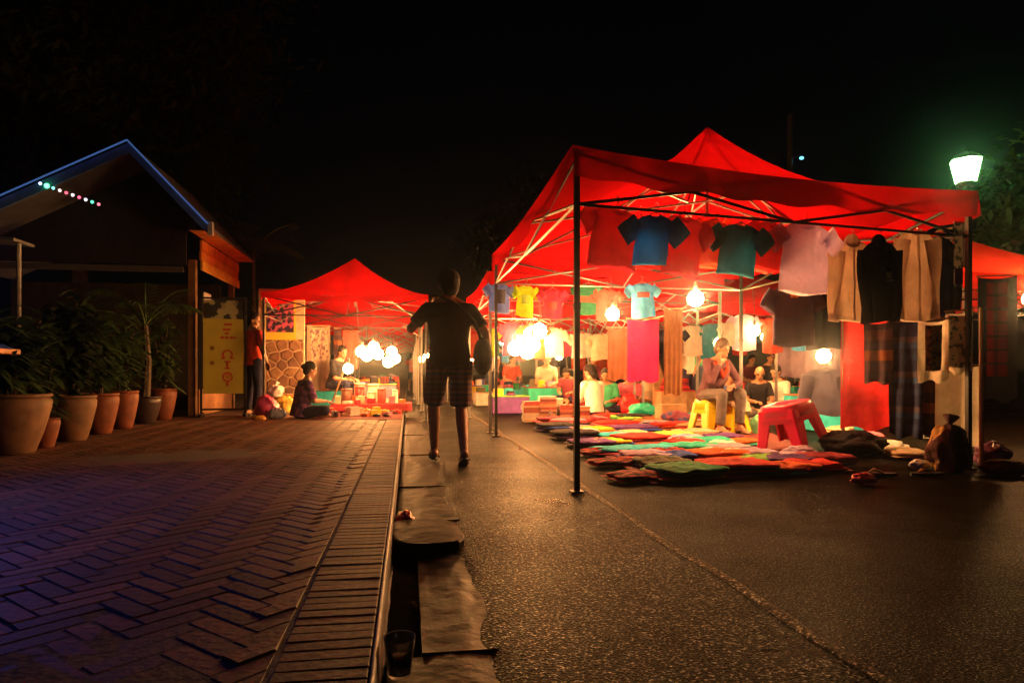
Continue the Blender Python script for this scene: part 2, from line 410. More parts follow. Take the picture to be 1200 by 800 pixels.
# ------------------------------------------------------------------ market canopies
def canopy(label, c, peak, leg_z, group=None, mat=None, legmat=None, vh=0.2, rich=True, hide_legs=(), curve=1.5):
    """pop-up tent; c: four ground corners anticlockwise from front left, peak: (x, y, z)"""
    mat = mat or M_RED; legmat = legmat or M_GALV
    cx = sum(p[0] for p in c) / 4; cy = sum(p[1] for p in c) / 4
    t = thing('market_canopy', label, 'canopy', (cx, cy, 0), 0, group)
    L = [Vector((p[0] - cx, p[1] - cy, 0)) for p in c]; pk = Vector((peak[0] - cx, peak[1] - cy, peak[2]))
    ov = 1.025; ze = leg_z + 0.03
    cl = MB(); seed = random.random() * 50
    for k in range(4):
        A, B = L[k] * ov, L[(k + 1) % 4] * ov
        def f(u, v, A=A, B=B):
            e = A.lerp(B, u); q = e.lerp(Vector((pk.x, pk.y, 0)), v)
            z = ze + (pk.z - ze) * v ** curve - 0.10 * math.sin(math.pi * u) * (1 - v) ** 2 * 0.6
            return Vector((q.x, q.y, z + 0.012 * noise.noise((q.x * 3 + seed, q.y * 3, 0)) * (1 - v)))
        cl.grid(16, 12, f)
    cl.build('roof_cloth', mat, t, True)
    for k in range(4):
        A, B = L[k] * ov, L[(k + 1) % 4] * ov; nrm = (B - A).cross(Vector((0, 0, 1))).normalized()
        va = MB()
        def f(u, v, A=A, B=B, nrm=nrm):
            e = A.lerp(B, u)
            z = ze - 0.06 * math.sin(math.pi * u) - v * vh * (1 + 0.08 * math.sin(u * 41))
            return Vector((e.x, e.y, z)) + nrm * (0.006 + v * 0.025 * math.sin(u * 23 + seed + k) + 0.01 * v)
        va.grid(40, 4, f)
        va.build('valance', mat, t, True)
    for k in range(4):
        if k in hide_legs: continue
        lg = MB(); lg.box(L[k] + Vector((0, 0, leg_z / 2)), (0.036, 0.036, leg_z)); lg.box(L[k] + Vector((0, 0, 0.55 * leg_z)), (0.044, 0.044, 0.05))
        o = lg.build('leg', legmat, t)
        ft = MB(); ft.bbox(L[k] + Vector((0, 0, 0.008)), (0.09, 0.09, 0.012), 0.003); ft.build('foot', legmat, o)
    zt, zl = leg_z - 0.03, leg_z - 0.34
    for k in range(4):
        A, B = L[k], L[(k + 1) % 4]
        for (a, za, b, zb) in ((0, zt, .25, zl), (0, zl, .25, zt), (.25, zt, .5, zl), (.25, zl, .5, zt), (.5, zt, .75, zl), (.5, zl, .75, zt), (.75, zt, 1, zl), (.75, zl, 1, zt)) if not rich else ((0, zt, .5, zl), (0, zl, .5, zt), (.5, zt, 1, zl), (.5, zl, 1, zt)):
            m = MB(); m.tube([A.lerp(B, a) + Vector((0, 0, za)), A.lerp(B, b) + Vector((0, 0, zb))], 0.012, 6); m.build('truss_bar', legmat if not rich else M_STEEL, t)
        if rich:
            m = MB(); m.tube([A + Vector((0, 0, zl)), B + Vector((0, 0, zl))], 0.011, 6); m.build('tie_bar', M_STEEL if k == 0 else M_GALV, t)
    for k in range(4):
        mid = L[k].lerp(L[(k + 1) % 4], 0.5)
        m = MB(); m.tube([mid + Vector((0, 0, zt)), Vector((pk.x, pk.y, pk.z - 0.75))], 0.011, 6); m.build('roof_bar', M_GALV, t)
        m = MB(); m.tube([mid + Vector((0, 0, zl)), Vector((pk.x, pk.y, pk.z - 0.35))], 0.011, 6); m.build('roof_bar', M_GALV, t)
        m = MB(); m.tube([L[k] + Vector((0, 0, zt)), mid.lerp(L[k], 0.5) * 0.5 + Vector((0, 0, leg_z + 0.02)), Vector((pk.x, pk.y, pk.z - 0.12))], 0.011, 6); m.build('rafter_bar', M_GALV, t)
    m = MB(); m.tube([(pk.x, pk.y, pk.z - 0.9), (pk.x, pk.y, pk.z - 0.02)], 0.018, 8); m.build('mast', M_GALV, t)
    return t
def rect(x0, x1, y0, y1, sk=0): return [(x0, y0), (x1, y0 + sk), (x1 - 0.02, y1 + sk), (x0, y1)]
canopy('large red canopy on black poles over the clothes stall with the pink stool', [(1.118, 4.455), (4.60, 5.03), (4.5, 8.75), (1.10, 8.55)], (2.98, 6.5, 3.28), 2.27, legmat=M_STEEL, curve=2.1)
canopy('red canopy directly behind the clothes stall, small bright shirts along its edge', rect(1.09, 4.35, 9.08, 12.2), (2.7, 10.65, 3.0), 2.12, rich=True)
canopy('red peaked canopy beside the restaurant over the goods laid out on the kerb', rect(-2.3, 0.30, 11.5, 14.4), (-0.97, 12.9, 2.92), 2.08, rich=True, vh=.09)
canopy('orange red canopy with black trim posts beyond the patterned cloth hangings', rect(6.25, 9.6, 7.5, 10.9), (7.9, 9.2, 2.95), 2.05, mat=M_ORED)
FARR = 'red canopies of the right stall row far down the street'; FARL = 'red canopies of the left stall row far down the street'; INN = 'red canopies of the inner stall row behind the clothes stall'
for k in range(6):
    y0 = 12.5 + 3.4 * k
    canopy('red stall canopy farther down the right side of the street', rect(1.05 + random.uniform(-.08, .08), 4.3, y0, y0 + 3.1, 0.1), (2.7, y0 + 1.6, 2.9), 2.05, FARR, rich=False)
for k in range(6):
    y0 = 14.75 + 3.3 * k
    canopy('red stall canopy farther down the left side of the street', rect(-2.35, 0.28 + random.uniform(-.08, .08), y0, y0 + 3.0), (-1.0, y0 + 1.5, 2.8), 2.0, FARL, rich=False)
for k in range(3):
    y0 = 11.3 + 3.4 * k
    canopy('red canopy in the stall row behind the hanging sweaters', rect(5.0, 8.4, y0, y0 + 3.1), (6.7, y0 + 1.55, 2.85), 2.05, INN, rich=False)

# ------------------------------------------------------------------ lamps
def bulb_mesh(r, mat):
    m = MB(); m.lathe([(r * .25, r * 0.97), (r * 0.6, r * 0.8), (r * 0.9, r * 0.45), (r, 0), (r * 0.9, -r * 0.45), (r * 0.6, -r * 0.8), (0.004, -r)], 14)
    return m.mesh('glass_bulb', mat, True)
BM = {}
def bulb(px, py, d, label, r=0.06, cord=0.5, stick=None, group=None, mat=None):
    p = P(px, py, d); mat = mat or M_BULB
    t = thing('light_bulb', label, 'lamp', p, 0, group)
    key = (r, mat.name)
    if key not in BM: BM[key] = bulb_mesh(r, mat)
    o = bpy.data.objects.new('glass_bulb', BM[key]); col.objects.link(o); o.parent = t
    m = MB(); m.lathe([(0.022, r * 0.95), (0.024, r * 1.4), (0.02, r * 1.4 + 0.05), (0.01, r * 1.4 + 0.065)], 10); m.build('socket', M_SOCK, t, True)
    if stick:
        base = Vector(stick) - p
        m = MB(); m.tube([base, (0.0, 0.04, r * 1.4 + 0.05)], [0.016, 0.012], 7); m.build('pole', M_WOOD, t)
    else:
        m = MB(); m.tube([(0, 0, r * 1.4 + 0.06), (0.01, 0.01, r * 1.4 + cord * 0.5), (-0.02, 0.03, r * 1.4 + cord)], 0.005, 5); m.build('cord', M_CORD, t)
    return t
bulb(815, 350, 7.3, 'bare round bulb hanging under the middle of the large clothes stall canopy', 0.085, 0.5, mat=M_BULBMAIN)
bulb(718, 368, 8.3, 'bare round bulb hanging beside the sky blue shirt', 0.08, 0.35, mat=M_BULBMAIN)
bulb(1207, 350, 8.9, 'bare bulb under the orange red canopy past the black checked cloth', 0.09, 0.3, mat=M_BULBMAIN)
bulb(965, 417, 8.6, 'bare bulb hanging in front of the grey jacket by the red cloth', 0.085, 0.6, mat=M_BULBMAIN)
bulb(843, 402, 10.4, 'bare bulb hanging just behind the stool vendor', 0.085, 0.8)
for (x, y, d) in ((884, 388, 11.6), (870, 403, 11.9), (898, 395, 12.3)):
    bulb(x, y, d, 'bare bulb hanging over the seated bald man', 0.09, 0.6, group='bulbs over the seated pair')
for (x, y, d) in ((604, 408, 11.2), (622, 392, 11.4), (632, 388, 11.0), (612, 398, 11.9), (618, 412, 11.6), (634, 402, 12.0), (600, 396, 12.2), (624, 404, 10.9)):
    bulb(x, y, d, 'white bulb in the dazzling cluster under the yellow green shirt', 0.125, 0.5, group='bulbs in the dazzling cluster')
for (x, y, d) in ((690, 404, 13), (698, 412, 13.5), (672, 411, 14), (655, 417, 14.2)):
    bulb(x, y, d, 'bare bulb hanging over the woman in the white blouse', 0.085, 0.5, group='bulbs in the second right stall')
for (x, y, d) in ((558, 413, 20), (568, 418, 23), (577, 410, 26), (552, 421, 28)):
    bulb(x, y, d, 'distant bare bulb far along the right stall row', 0.11, 0.5, group='distant right bulbs', mat=M_BULBFAR)
bulb(408, 432, 11.55, 'glowing bulb on a slanted wooden stick beside the sitting woman', 0.085, stick=G(385, 482, 0.1))
for (x, y, d) in ((424, 412, 12.4), (438, 407, 12.6), (430, 416, 12.1), (443, 415, 13)):
    bulb(x, y, d, 'white bulb hanging in the middle of the left stall', 0.105, 0.55, group='bulbs in the left stall')
for (x, y, d) in ((459, 412, 15.5), (463, 420, 16), (455, 424, 15)):
    bulb(x, y, d, 'white bulb hanging over the second left stall', 0.12, 0.5, group='bulbs in the second left stall', mat=M_BULBFAR)
for k in range(14):
    bulb(*[(566 - 2.2 * k, 414 + 1.0 * k, 16 + 2.4 * k), (585 + 4 * k, 400 + .8 * k, 17 + .4 * k)][k % 2], 'small bare bulb in the far stalls down the right row', .07, .4, group='far right bulbs', mat=M_BULBFAR)
for (x, y, d) in ((500, 418, 22), (508, 424, 27), (494, 421, 25)):
    bulb(x, y, d, 'distant bulb far along the left stall row', 0.11, 0.5, group='distant left bulbs', mat=M_BULBFAR)

# ------------------------------------------------------------------ street lamp
slp = P(1132, 215, 8.9)
t = thing('street_lamp', 'street lamp with a glowing greenish white lantern on a dark post', 'street lamp', (slp.x, slp.y, 0))
m = MB(); m.tube([(0, 0, 0.012), (0, 0, 0.5), (0, 0, slp.z - 0.05)], [0.075, 0.05, 0.035], 10); m.build('post', M_STEEL, t)
m = MB(); m.lathe([(0.10, slp.z - 0.05), (0.115, slp.z), (0.105, slp.z + 0.02)], 8); m.build('lantern_base', M_STEEL, t)
m = MB(); m.lathe([(0.125, slp.z + 0.02), (0.185, slp.z + 0.30)], 6); lan = m.build('lantern_glass', emit('lantern_light', (0.32, 1.0, 0.26), 26), t)
m = MB(); m.lathe([(0.20, slp.z + 0.302), (0.19, slp.z + 0.325), (0.07, slp.z + 0.40), (0.02, slp.z + 0.46)], 6); m.build('lantern_cap', M_STEEL, t)
for k in range(6):
    a = 2 * math.pi * k / 6
    m = MB(); m.tube([(0.128 * math.cos(a), 0.128 * math.sin(a), slp.z + 0.02), (0.189 * math.cos(a), 0.189 * math.sin(a), slp.z + 0.30)], 0.006, 5); m.build('lantern_rib', M_STEEL, lan)
# slim pole with a tiny blue lamp
bp_ = P(926, 135, 16)
t = thing('utility_pole', 'slim dark pole with a tiny blue light rising behind the large canopy', 'pole', (bp_.x, bp_.y, 0))
m = MB(); m.tube([(0, 0, 0.01), (0, 0, bp_.z)], [0.09, 0.06], 8); m.build('shaft', M_STEEL, t)
m = MB(); m.ell((0.24, -0.08, P(926, 186, 16).z), (0.05, 0.05, 0.035)); m.build('lamp', emit('tiny_blue_lamp', (0.15, 0.65, 0.9), 1.2), t)
m = MB(); m.tube([(0, 0, P(926, 186, 16).z + .02), (0.24, -0.08, P(926, 186, 16).z + .05)], 0.015, 6); m.build('arm', M_STEEL, t)

# ------------------------------------------------------------------ restaurant with the blue lit gable
RX, RY = -3.42, 11.63                                   # corner post
t = thing('restaurant', 'dark timber restaurant with a blue edged gable and orange wood under its eave', 'building', (RX, RY, PZ))
def rl(x, y, z): return Vector((x - RX, y - RY, z - PZ))
ridge0, ridge1 = rl(-4.07, 10.84, 4.15), rl(-4.07, 13.85, 4.15)
e0, e1 = rl(-2.96, 10.88, 2.97), rl(-3.0, 13.9, 2.97)
l0, l1 = rl(-7.2, 10.84, 2.52), rl(-7.2, 13.85, 2.52)
M_ROOF = plain('roof_sheet', (0.10, 0.10, 0.11), 0.55, 0.3, 5, 0.3, 0.02)
rm = MB()
for (a0, a1, b0, b1) in ((ridge0, ridge1, e0, e1), (l0, l1, ridge0, ridge1)):
    th = Vector((0, 0, 0.05)); vs_ = [a0, a1, b1, b0]
    rm.add([v + th for v in vs_] + vs_, [(0, 1, 2, 3), (7, 6, 5, 4), (0, 3, 7, 4), (3, 2, 6, 7), (2, 1, 5, 6), (1, 0, 4, 5)])
roof = rm.build('roof', M_ROOF, t)
M_BLUE = plain('blue_fascia_paint', (0.09, 0.19, 0.42), 0.45, 0.25, 7, 0.2, 0.01)
for a, b in ((l0, ridge0), (ridge0, e0)):
    d = (b - a); m = MB(); dn = Vector((0, 0, -0.10)); f = Vector((0, -0.03, 0)); u = Vector((0, 0, 0.052))
    q = [a + u + f, b + u + f, b + dn + f, a + dn + f, a + u, b + u, b + dn, a + dn]
    m.add(q, [(3, 2, 1, 0), (0, 1, 5, 4), (2, 3, 7, 6), (1, 2, 6, 5), (3, 0, 4, 7)]); m.build('bargeboard', M_BLUE, roof)
    m = MB(); m.tube([a + u + Vector((0, -0.10, 0.012)), b + u + Vector((0, -0.10, 0.012))], 0.012, 6); m.build('rope_light', emit('blue_rope_light', (0.14, 0.32, 0.9), 0.13), roof)
m = MB(); m.box(e0 + Vector((0.02, -0.02, 0.0)), (0.07, 0.07, 0.2)); m.build('bargeboard_end', plain('pale_trim', (0.5, 0.5, 0.5), 0.4), roof)
# wall facing the market: orange boards under the eave
for k, (z0, z1, mt, xx) in enumerate(((2.78, 2.95, M_OWOOD, -3.30), (2.62, 2.775, M_OWOOD, -3.31), (2.46, 2.615, M_YWOOD, -3.29))):
    m = MB(); m.bbox(rl(xx, 12.86, (z0 + z1) / 2), (0.035, 2.44, z1 - z0), 0.006); m.build('frieze_board', mt, t)
for k in range(9):                                       # soffit slats
    m = MB(); y0 = 10.95 + k * 0.33; m.bbox(rl(-3.12, y0 + 0.15, 2.962), (0.30, 0.30, 0.016), 0.004); m.build('soffit_board', M_OWOOD, t)
for (x, yy, w_, z1) in ((-3.42, 11.63, 0.11, 2.62), (-3.38, 13.9, 0.10, 2.62), (-6.4, 11.63, 0.1, 2.45)):
    m = MB(); m.bbox(rl(x, yy, (z1 + PZ) / 2), (w_, w_, z1 - PZ), 0.008); m.build('post', M_DWOOD if x < -4 else plain('brown_post', (0.22, 0.11, 0.05), 0.55, 0.3, 8), t)
m = MB(); m.bbox(rl(-5.6, 11.60, 2.46), (4.1, 0.08, 0.09), 0.006); m.build('beam', plain('grey_beam', (0.09, 0.08, 0.075), 0.6), t)
gp = 0
while True:                                              # boards of the gable and the back wall
    x = -7.1 + gp * 0.19; gp += 1
    if x > -3.5: break
    def gz(q): return 4.06 + (q + 4.07) * 0.521 if q < -4.07 else 4.06 - (q + 4.07) * 1.063
    xa, xb = x + .002, x + .188; m = MB(); m.rings([[rl(xa, yq, 2.52), rl(xb, yq, 2.52), rl(xb, yq, max(2.55, gz(xb) - .05)), rl(xa, yq, max(2.55, gz(xa) - .05))] for yq in (11.53, 11.56)]); m.build('gable_board', M_DWOOD, t)
    m = MB(); m.bbox(rl(x + 0.093, 13.6, 1.28), (0.184, 0.04, 2.36), 0.004); m.build('wall_board', M_DWOOD, t)
m = MB(); m.bbox(rl(-3.36, 12.2, 1.9), (0.02, 0.42, 0.5), 0.003); m.build('notice', plain('grey_notice', (0.35, 0.3, 0.28), 0.7), t)
m = MB(); m.bbox(rl(-3.36, 12.2, 1.12), (0.03, 0.5, 0.9), 0.003); m.build('menu_board', M_DWOOD, t)
m = MB(); m.bbox(rl(-3.40, 12.8, 0.32), (0.08, 2.1, 0.42), 0.006); m.build('low_wall', plain('ochre_render', (0.30, 0.14, 0.06), 0.8), t)
# side canopy on a thin pole at the restaurant's front
pp = P(22, 420, 9.0)
t = thing('awning', 'small grey awning on a thin pale pole with a switch box', 'awning', (pp.x, pp.y, PZ))
m = MB(); m.tube([(0, 0, 0), (0, 0, 2.42)], 0.03, 8); m.build('pole', plain('pale_pole', (0.35, 0.33, 0.3), 0.5), t)
m = MB(); m.bbox((0.0, -0.06, 1.0), (0.12, 0.08, 0.17), 0.008); m.build('switch_box', plain('pale_box', (0.45, 0.42, 0.36), 0.5), t)
m = MB(); m.bbox((-1.08, 0, 2.50), (2.3, 0.5, 0.04), 0.006, Euler((0, R(4), 0)).to_matrix()); m.build('roof_panel', plain('grey_awning', (0.16, 0.16, 0.15), 0.6), t)
# string of tiny coloured lights across the gable
t = thing('string_lights', 'string of tiny green, white and red lights across the dark gable', 'string lights', P(47, 212, 9.9))
pts = [P(40 + k * 7.6, 211 + (k * 2.7), 9.9) - P(47, 212, 9.9) for k in range(11)]
m = MB(); m.tube(pts, 0.006, 5); m.build('cable', M_CORD, t)
cs = [(0.7, 0.8, 1), (0.7, 0.8, 1), (0.1, 1, 0.25), (0.2, 0.9, 0.7), (1, 0.6, 0.5), (1, 0.1, 0.15), (1, 0.75, 0.8), (1, 0.1, 0.2), (0.9, 0.8, 1), (0.1, 1, 0.4), (1, 0.15, 0.2)]
for k, p in enumerate(pts[1:], 1):
    m = MB(); m.ell(p + Vector((0, -0.01, -0.02)), 0.035 if k == 2 else 0.022, None, 8, 6)
    m.build('bulb', emit('fairy_%d' % k, cs[k], 1.2 if k != 2 else 2.5), t)
# blue lit kiosk roof at the left, its blue lamp falls on the pavement
kp = P(8, 402, 5.2)
t = thing('kiosk', 'low kiosk with a blue pitched lid and orange rim beside the potted plants', 'kiosk', (kp.x - 0.92, kp.y, PZ))
m = MB(); m.rings([[(-.72, -.5, .90), (.72, -.5, .90), (.72, .5, .90), (-.72, .5, .90)], [(-.66, -.45, .935), (.66, -.45, .935), (.66, .45, .935), (-.66, .45, .935)], [(-.02, -.02, 1.10), (.02, -.02, 1.10), (.02, .02, 1.10), (-.02, .02, 1.10)]])
m.build('lid', plain('blue_lid', (0.03, 0.09, 0.6), 0.6), t)
m = MB(); m.bbox((0, 0, .875), (1.5, 1.04, .045), .006); m.build('rim', M_OWOOD, t)
m = MB(); m.bbox((-.1, 0, .45), (.9, .7, .8), .01); m.build('cabinet', M_DWOOD, t)
for sx in (-1, 1):
    m = MB(); m.tube([(sx * .42 - .1, -.3, 0), (sx * .42 - .1, -.3, .06)], .03, 8); m.build('foot', M_STEEL, t)
bl = bpy.data.lights.new('blue_lamp', 'SPOT'); bl.energy = 20; bl.color = (0.03, 0.14, 1.0); bl.spot_size = R(165); bl.spot_blend = 1.0; bl.shadow_soft_size = 0.05
lp = P(-90, 380, 3.8); lpo = bpy.data.objects.new('blue_lamp_light', bl); col.objects.link(lpo)
bt = thing('blue_lamp', 'blue lamp on a short post throwing blue light over the bricks', 'lamp', (lp.x, lp.y, PZ))
lpo.location = (0.02, -0.05, 1.42); lpo.parent = bt
aim = Vector((0.25, -0.15, -1)); lpo.rotation_euler = aim.to_track_quat('-Z', 'Y').to_euler()
m = MB(); m.tube([(0, 0, 0), (0, 0, 1.40)], 0.025, 8); m.build('post', M_STEEL, bt)
m = MB(); m.lathe([(0.09, 1.46), (0.07, 1.52), (0.02, 1.54)], 12); m.build('lamp_shade', M_STEEL, bt)

# ------------------------------------------------------------------ plants
def leaf(m, base, tip, wd, droop=0.2, n=4):
    base, tip = Vector(base), Vector(tip); d = tip - base; side = d.cross(Vector((0, 0, 1)))
    side = side.normalized() if side.length > 1e-5 else Vector((1, 0, 0))
    vs_ = []
    for k in range(n + 1):
        u = k / n; c = base + d * u - Vector((0, 0, droop * d.length * u * u)); ww = wd * math.sin(math.pi * min(0.97, 0.12 + 0.86 * u)) / 2
        vs_ += [c - side * ww, c + side * ww]
    m.add(vs_, [(2 * k, 2 * k + 1, 2 * k + 3, 2 * k + 2) for k in range(n)])
def shrub(label, loc, h, spread, n, lf=0.16, mat=0, seed=0):
    rnd = random.Random(seed); t = thing('potted_shrub', label, 'plant', loc, 0, None)
    st = MB(); lv = MB()
    for k in range(7):
        a = rnd.uniform(0, 6.28); r = spread * rnd.uniform(0.2, 0.7); top = Vector((r * math.cos(a), r * math.sin(a), h * rnd.uniform(0.6, 1)))
        st.tube([(0.03 * math.cos(a), 0.03 * math.sin(a), -0.06), top * 0.5 + Vector((0, 0, 0.05)), top], [0.014, 0.010, 0.004], 5)
        for j in range(n * 3 // 7):
            u = rnd.uniform(0.25, 1.0); c = top * u; b = rnd.uniform(0, 6.28); el = rnd.uniform(-0.5, 0.8)
            tip = c + Vector((math.cos(b) * math.cos(el), math.sin(b) * math.cos(el), math.sin(el))) * lf * rnd.uniform(0.6, 1.5)
            c2 = c + Vector((rnd.gauss(0, spread * .25), rnd.gauss(0, spread * .25), rnd.gauss(0, h * .08))); leaf(lv, c2, tip + (c2 - c), lf * 0.32, 0.3, 3)
    st.build('stem', M_BARK, t); lv.build('foliage', M_LEAF[mat], t)
    return t
def frond(m, base, direc, L, droop, n=16, lw=0.028, ll=0.28):
    d = Vector(direc).normalized(); pts = []
    for k in range(n + 1):
        u = k / n; pts.append(Vector(base) + d * L * u + Vector((0, 0, -droop * L * u * u)))
    for k in range(2, n + 1):
        u = k / n; t = (pts[k] - pts[k - 1]).normalized(); s = t.cross(Vector((0, 0, 1))).normalized()
        for sg in (-1, 1):
            l = ll * math.sin(math.pi * (0.12 + 0.8 * u)); leaf(m, pts[k], pts[k] + (s * sg * 0.85 + t * 0.55 + Vector((0, 0, -0.1))) * l, lw, 0.25, 2)
    return pts
def palm(label, loc, trunk_h, nf, L, seed, name='palm_tree', mat=1, ll=0.28):
    rnd = random.Random(seed); t = thing(name, label, 'palm', loc)
    m = MB(); m.tube([(0, 0, -0.02), (0.03, 0.02, trunk_h * .5), (0, 0, trunk_h)], [0.07, 0.05, 0.04], 8); m.build('trunk', M_BARK, t)
    for k in range(nf):
        a = 2 * math.pi * k / nf + rnd.uniform(-.3, .3); el = rnd.uniform(0.35, 1.25)
        f = MB(); pts = frond(f, (0, 0, trunk_h), (math.cos(a) * math.cos(el), math.sin(a) * math.cos(el), math.sin(el)), L * rnd.uniform(.8, 1.1), rnd.uniform(.35, .7), ll=ll)
        f.tube(pts, [0.012] * 8 + [0.006] * (len(pts) - 8), 4); f.build('frond', M_LEAF[mat], t)
    return t
def pot(label, px, py, r, h, mat, seed):
    g0 = G(px, py, PZ); t = thing('plant_pot', label, 'pot', (g0.x, g0.y, PZ))
    m = MB(); m.lathe([(r * .55, 0), (r * .6, 0.01), (r * .8, h * .35), (r * .98, h * .75), (r * 1.0, h * .88), (r * .92, h * .95)], 24); m.build('body', mat, t, True)
    m = MB(); m.lathe([(r * .90, h * .93), (r * 1.0, h * .945), (r * 1.02, h * .975), (r * .97, h), (r * .86, h), (r * .84, h * .90)], 24, cap=False); m.build('rim', mat, t, True)
    m = MB(); m.lathe([(r * .86, h * .935), (r * .4, h * .955), (.01, h * .96)], 16); m.build('soil', M_SOIL, t, True)
    return (g0.x, g0.y, PZ + h * .95)
q = pot('largest dull terracotta pot beside the blue lidded kiosk', 12, 531, 0.31, 0.52, M_TERRA2, 1); shrub('broad leafy shrub growing from the largest terracotta pot', q, 0.75, 0.38, 260, 0.2, 0, 1)
q = pot('small terracotta pot between the two big pale pots', 52, 524, 0.13, 0.28, M_TERRA, 2); shrub('thin little plant in the small terracotta pot', q, 0.55, 0.16, 70, 0.15, 2, 2)
q = pot('big pale terracotta pot with tall bushy plant', 84, 516, 0.23, 0.47, M_TERRA2, 3); shrub('tall bushy plant in the big pale pot', q, 1.05, 0.36, 300, 0.2, 2, 3)
q = pot('orange terracotta pot next to the big pale pot', 117, 508, 0.20, 0.47, M_TERRA, 4); shrub('dense dark shrub in the orange pot next to the pale one', q, 0.95, 0.34, 260, 0.18, 0, 4)
q = pot('narrow orange terracotta pot in the middle of the pot row', 144, 502, 0.18, 0.48, M_TERRA, 5); shrub('loose upright shrub in the narrow orange pot', q, 0.9, 0.32, 240, 0.18, 1, 5)
q = pot('dark glazed pot holding the tall palm', 170, 496, 0.21, 0.38, M_DPOT, 6); palm('tall feathery palm growing from the dark glazed pot', q, 1.0, 11, 1.25, 6, 'potted_palm', 1, 0.34)
q = pot('orange pot beside the restaurant corner post', 191, 492, 0.19, 0.47, M_TERRA, 7); shrub('thin stemmed plant in the pot by the corner post', q, 1.15, 0.22, 120, 0.2, 1, 7)
pl = P(296, 296, 14.6); palm('palm tree with pale green fronds rising behind the restaurant eave', (pl.x, pl.y, PZ), pl.z - .1, 11, 1.5, 12, 'palm_tree', 1, 0.5)

def tree(label, loc, h, rad, nleaf, seed, mat=0, lf=0.28):
    rnd = random.Random(seed); t = thing('tree', label, 'tree', loc)
    m = MB(); top = Vector((rnd.uniform(-.4, .4), rnd.uniform(-.4, .4), h * .6)); m.tube([(0, 0, 0), top * .5, top], [h * .035, h * .026, h * .014], 8)
    cl = []
    for k in range(16):
        a = rnd.uniform(0, 6.28); r = rad * rnd.uniform(.25, .95); c = Vector((r * math.cos(a), r * math.sin(a), h * rnd.uniform(.5, 1.0))); cl.append(c)
        m.tube([top * rnd.uniform(.5, 1), (top + c) * .5 + Vector((0, 0, .2)), c], [h * .012, h * .008, h * .003], 5)
    m.build('trunk', M_BARK, t)
    lv = MB()
    for k in range(nleaf):
        c = rnd.choice(cl); p = c + Vector((rnd.gauss(0, 1), rnd.gauss(0, 1), rnd.gauss(0, .7))) * rad * .22
        a = rnd.uniform(0, 6.28); el = rnd.uniform(-.9, .5)
        leaf(lv, p, p + Vector((math.cos(a) * math.cos(el), math.sin(a) * math.cos(el), math.sin(el))) * lf * rnd.uniform(.7, 1.4), lf * .42, .2, 2)
    lv.build('crown', M_LEAF[mat], t); return t
tree('large dark tree spreading over the restaurant roof', (-8.5, 19.5, 0), 10.5, 4.2, 9000, 21, 2)
tree('dark tree behind the pots at the far side of the restaurant', (-13.5, 16, 0), 11.5, 4.6, 8000, 22, 2)
p_ = P(1215, 230, 11.5); tree('leafy tree beside the glowing street lamp', (p_.x, p_.y, 0), 4.4, 1.4, 4200, 23, 1, 0.2)
p_ = P(585, 290, 45); tree('dark distant tree beyond the far canopies', (p_.x, p_.y, 0), 13, 4.0, 5000, 24, 0, 0.5)

# ------------------------------------------------------------------ sign, stone wall, poster
sp = G(262, 488, PZ)
t = thing('sign_stand', 'yellow sign with red lettering in a black metal stand', 'sign', (sp.x, sp.y, PZ), R(9))
fw, fh = 0.66, 1.92
for sx in (-1, 1):
    m = MB(); m.box((sx * fw / 2, 0, fh / 2), (0.035, 0.035, fh)); m.build('upright', M_STEEL, t)
    m = MB(); m.box((sx * fw / 2, 0, 0.03), (0.05, 0.5, 0.05)); m.build('foot', M_STEEL, t)
for z in (0.12, 1.9):
    m = MB(); m.box((0, 0, z), (fw - 0.04, 0.03, 0.03)); m.build('rail', M_STEEL, t)
bd = MB(); bd.bbox((0, 0, 0.97), (fw - 0.06, 0.02, 1.2), .002); bd = bd.build('panel', plain('yellow_sign', (0.42, 0.36, 0.05), 0.5, 0.12, 3, 0.05), t)
m = MB(); m.bbox((0, 0, 1.72), (fw - 0.06, 0.021, 0.3), .002); hp = m.build('picture_panel', fabric('sign_picture', (0.03, 0.03, 0.03), 0, 0.3, 6, 0, (0.35, 0.33, 0.2), 5), t)
MRT = plain('red_lettering', (0.42, 0.03, 0.02), 0.5, 0.1, 5, 0)
def ring(m, c, r, w_, a0=0, a1=360, sx=1.0):
    n = 18
    for k in range(n):
        a, b = R(a0 + (a1 - a0) * k / n), R(a0 + (a1 - a0) * (k + 1) / n)
        q = [Vector((c[0] + rr * math.cos(x) * sx, -0.0125, c[1] + rr * math.sin(x))) for x in (a, b) for rr in (r, r - w_)]
        m.add([q[0], q[2], q[3], q[1]], [(0, 1, 2, 3)])
def dash(m, x, z, w_, h_): m.box((x, -0.0125, z), (w_, 0.004, h_))
m = MB(); ring(m, (0.06, 1.0), .075, .025, -60, 240, 1.1); dash(m, -.01, .94, .05, .025); dash(m, .13, .94, .05, .025); m.build('letter', MRT, bd)
m = MB(); dash(m, .06, .83, .03, .11); dash(m, .06, .885, .10, .022); dash(m, .06, .775, .09, .02); m.build('letter', MRT, bd)
m = MB(); ring(m, (0.06, .64), .08, .024); ring(m, (0.06, .65), .035, .018); dash(m, .06, .53, .03, .07); m.build('letter', MRT, bd)
for k, (x, z, w_) in enumerate(((.03, 1.48, .05), (.09, 1.48, .07), (.05, 1.40, .12), (.05, 1.34, .06), (-.02, 1.27, .05), (.05, 1.27, .05), (.12, 1.27, .05), (.17, 1.27, .03))):
    m = MB(); dash(m, x, z, w_, .035); m.build('letter', MRT, bd)
for z in (1.10, .86):
    m = MB(); ring(m, (-.17, z), .035, .02); dash(m, -.17, z, .03, .06); m.build('letter', plain('brown_lettering', (0.2, 0.10, 0.02), .5), bd)
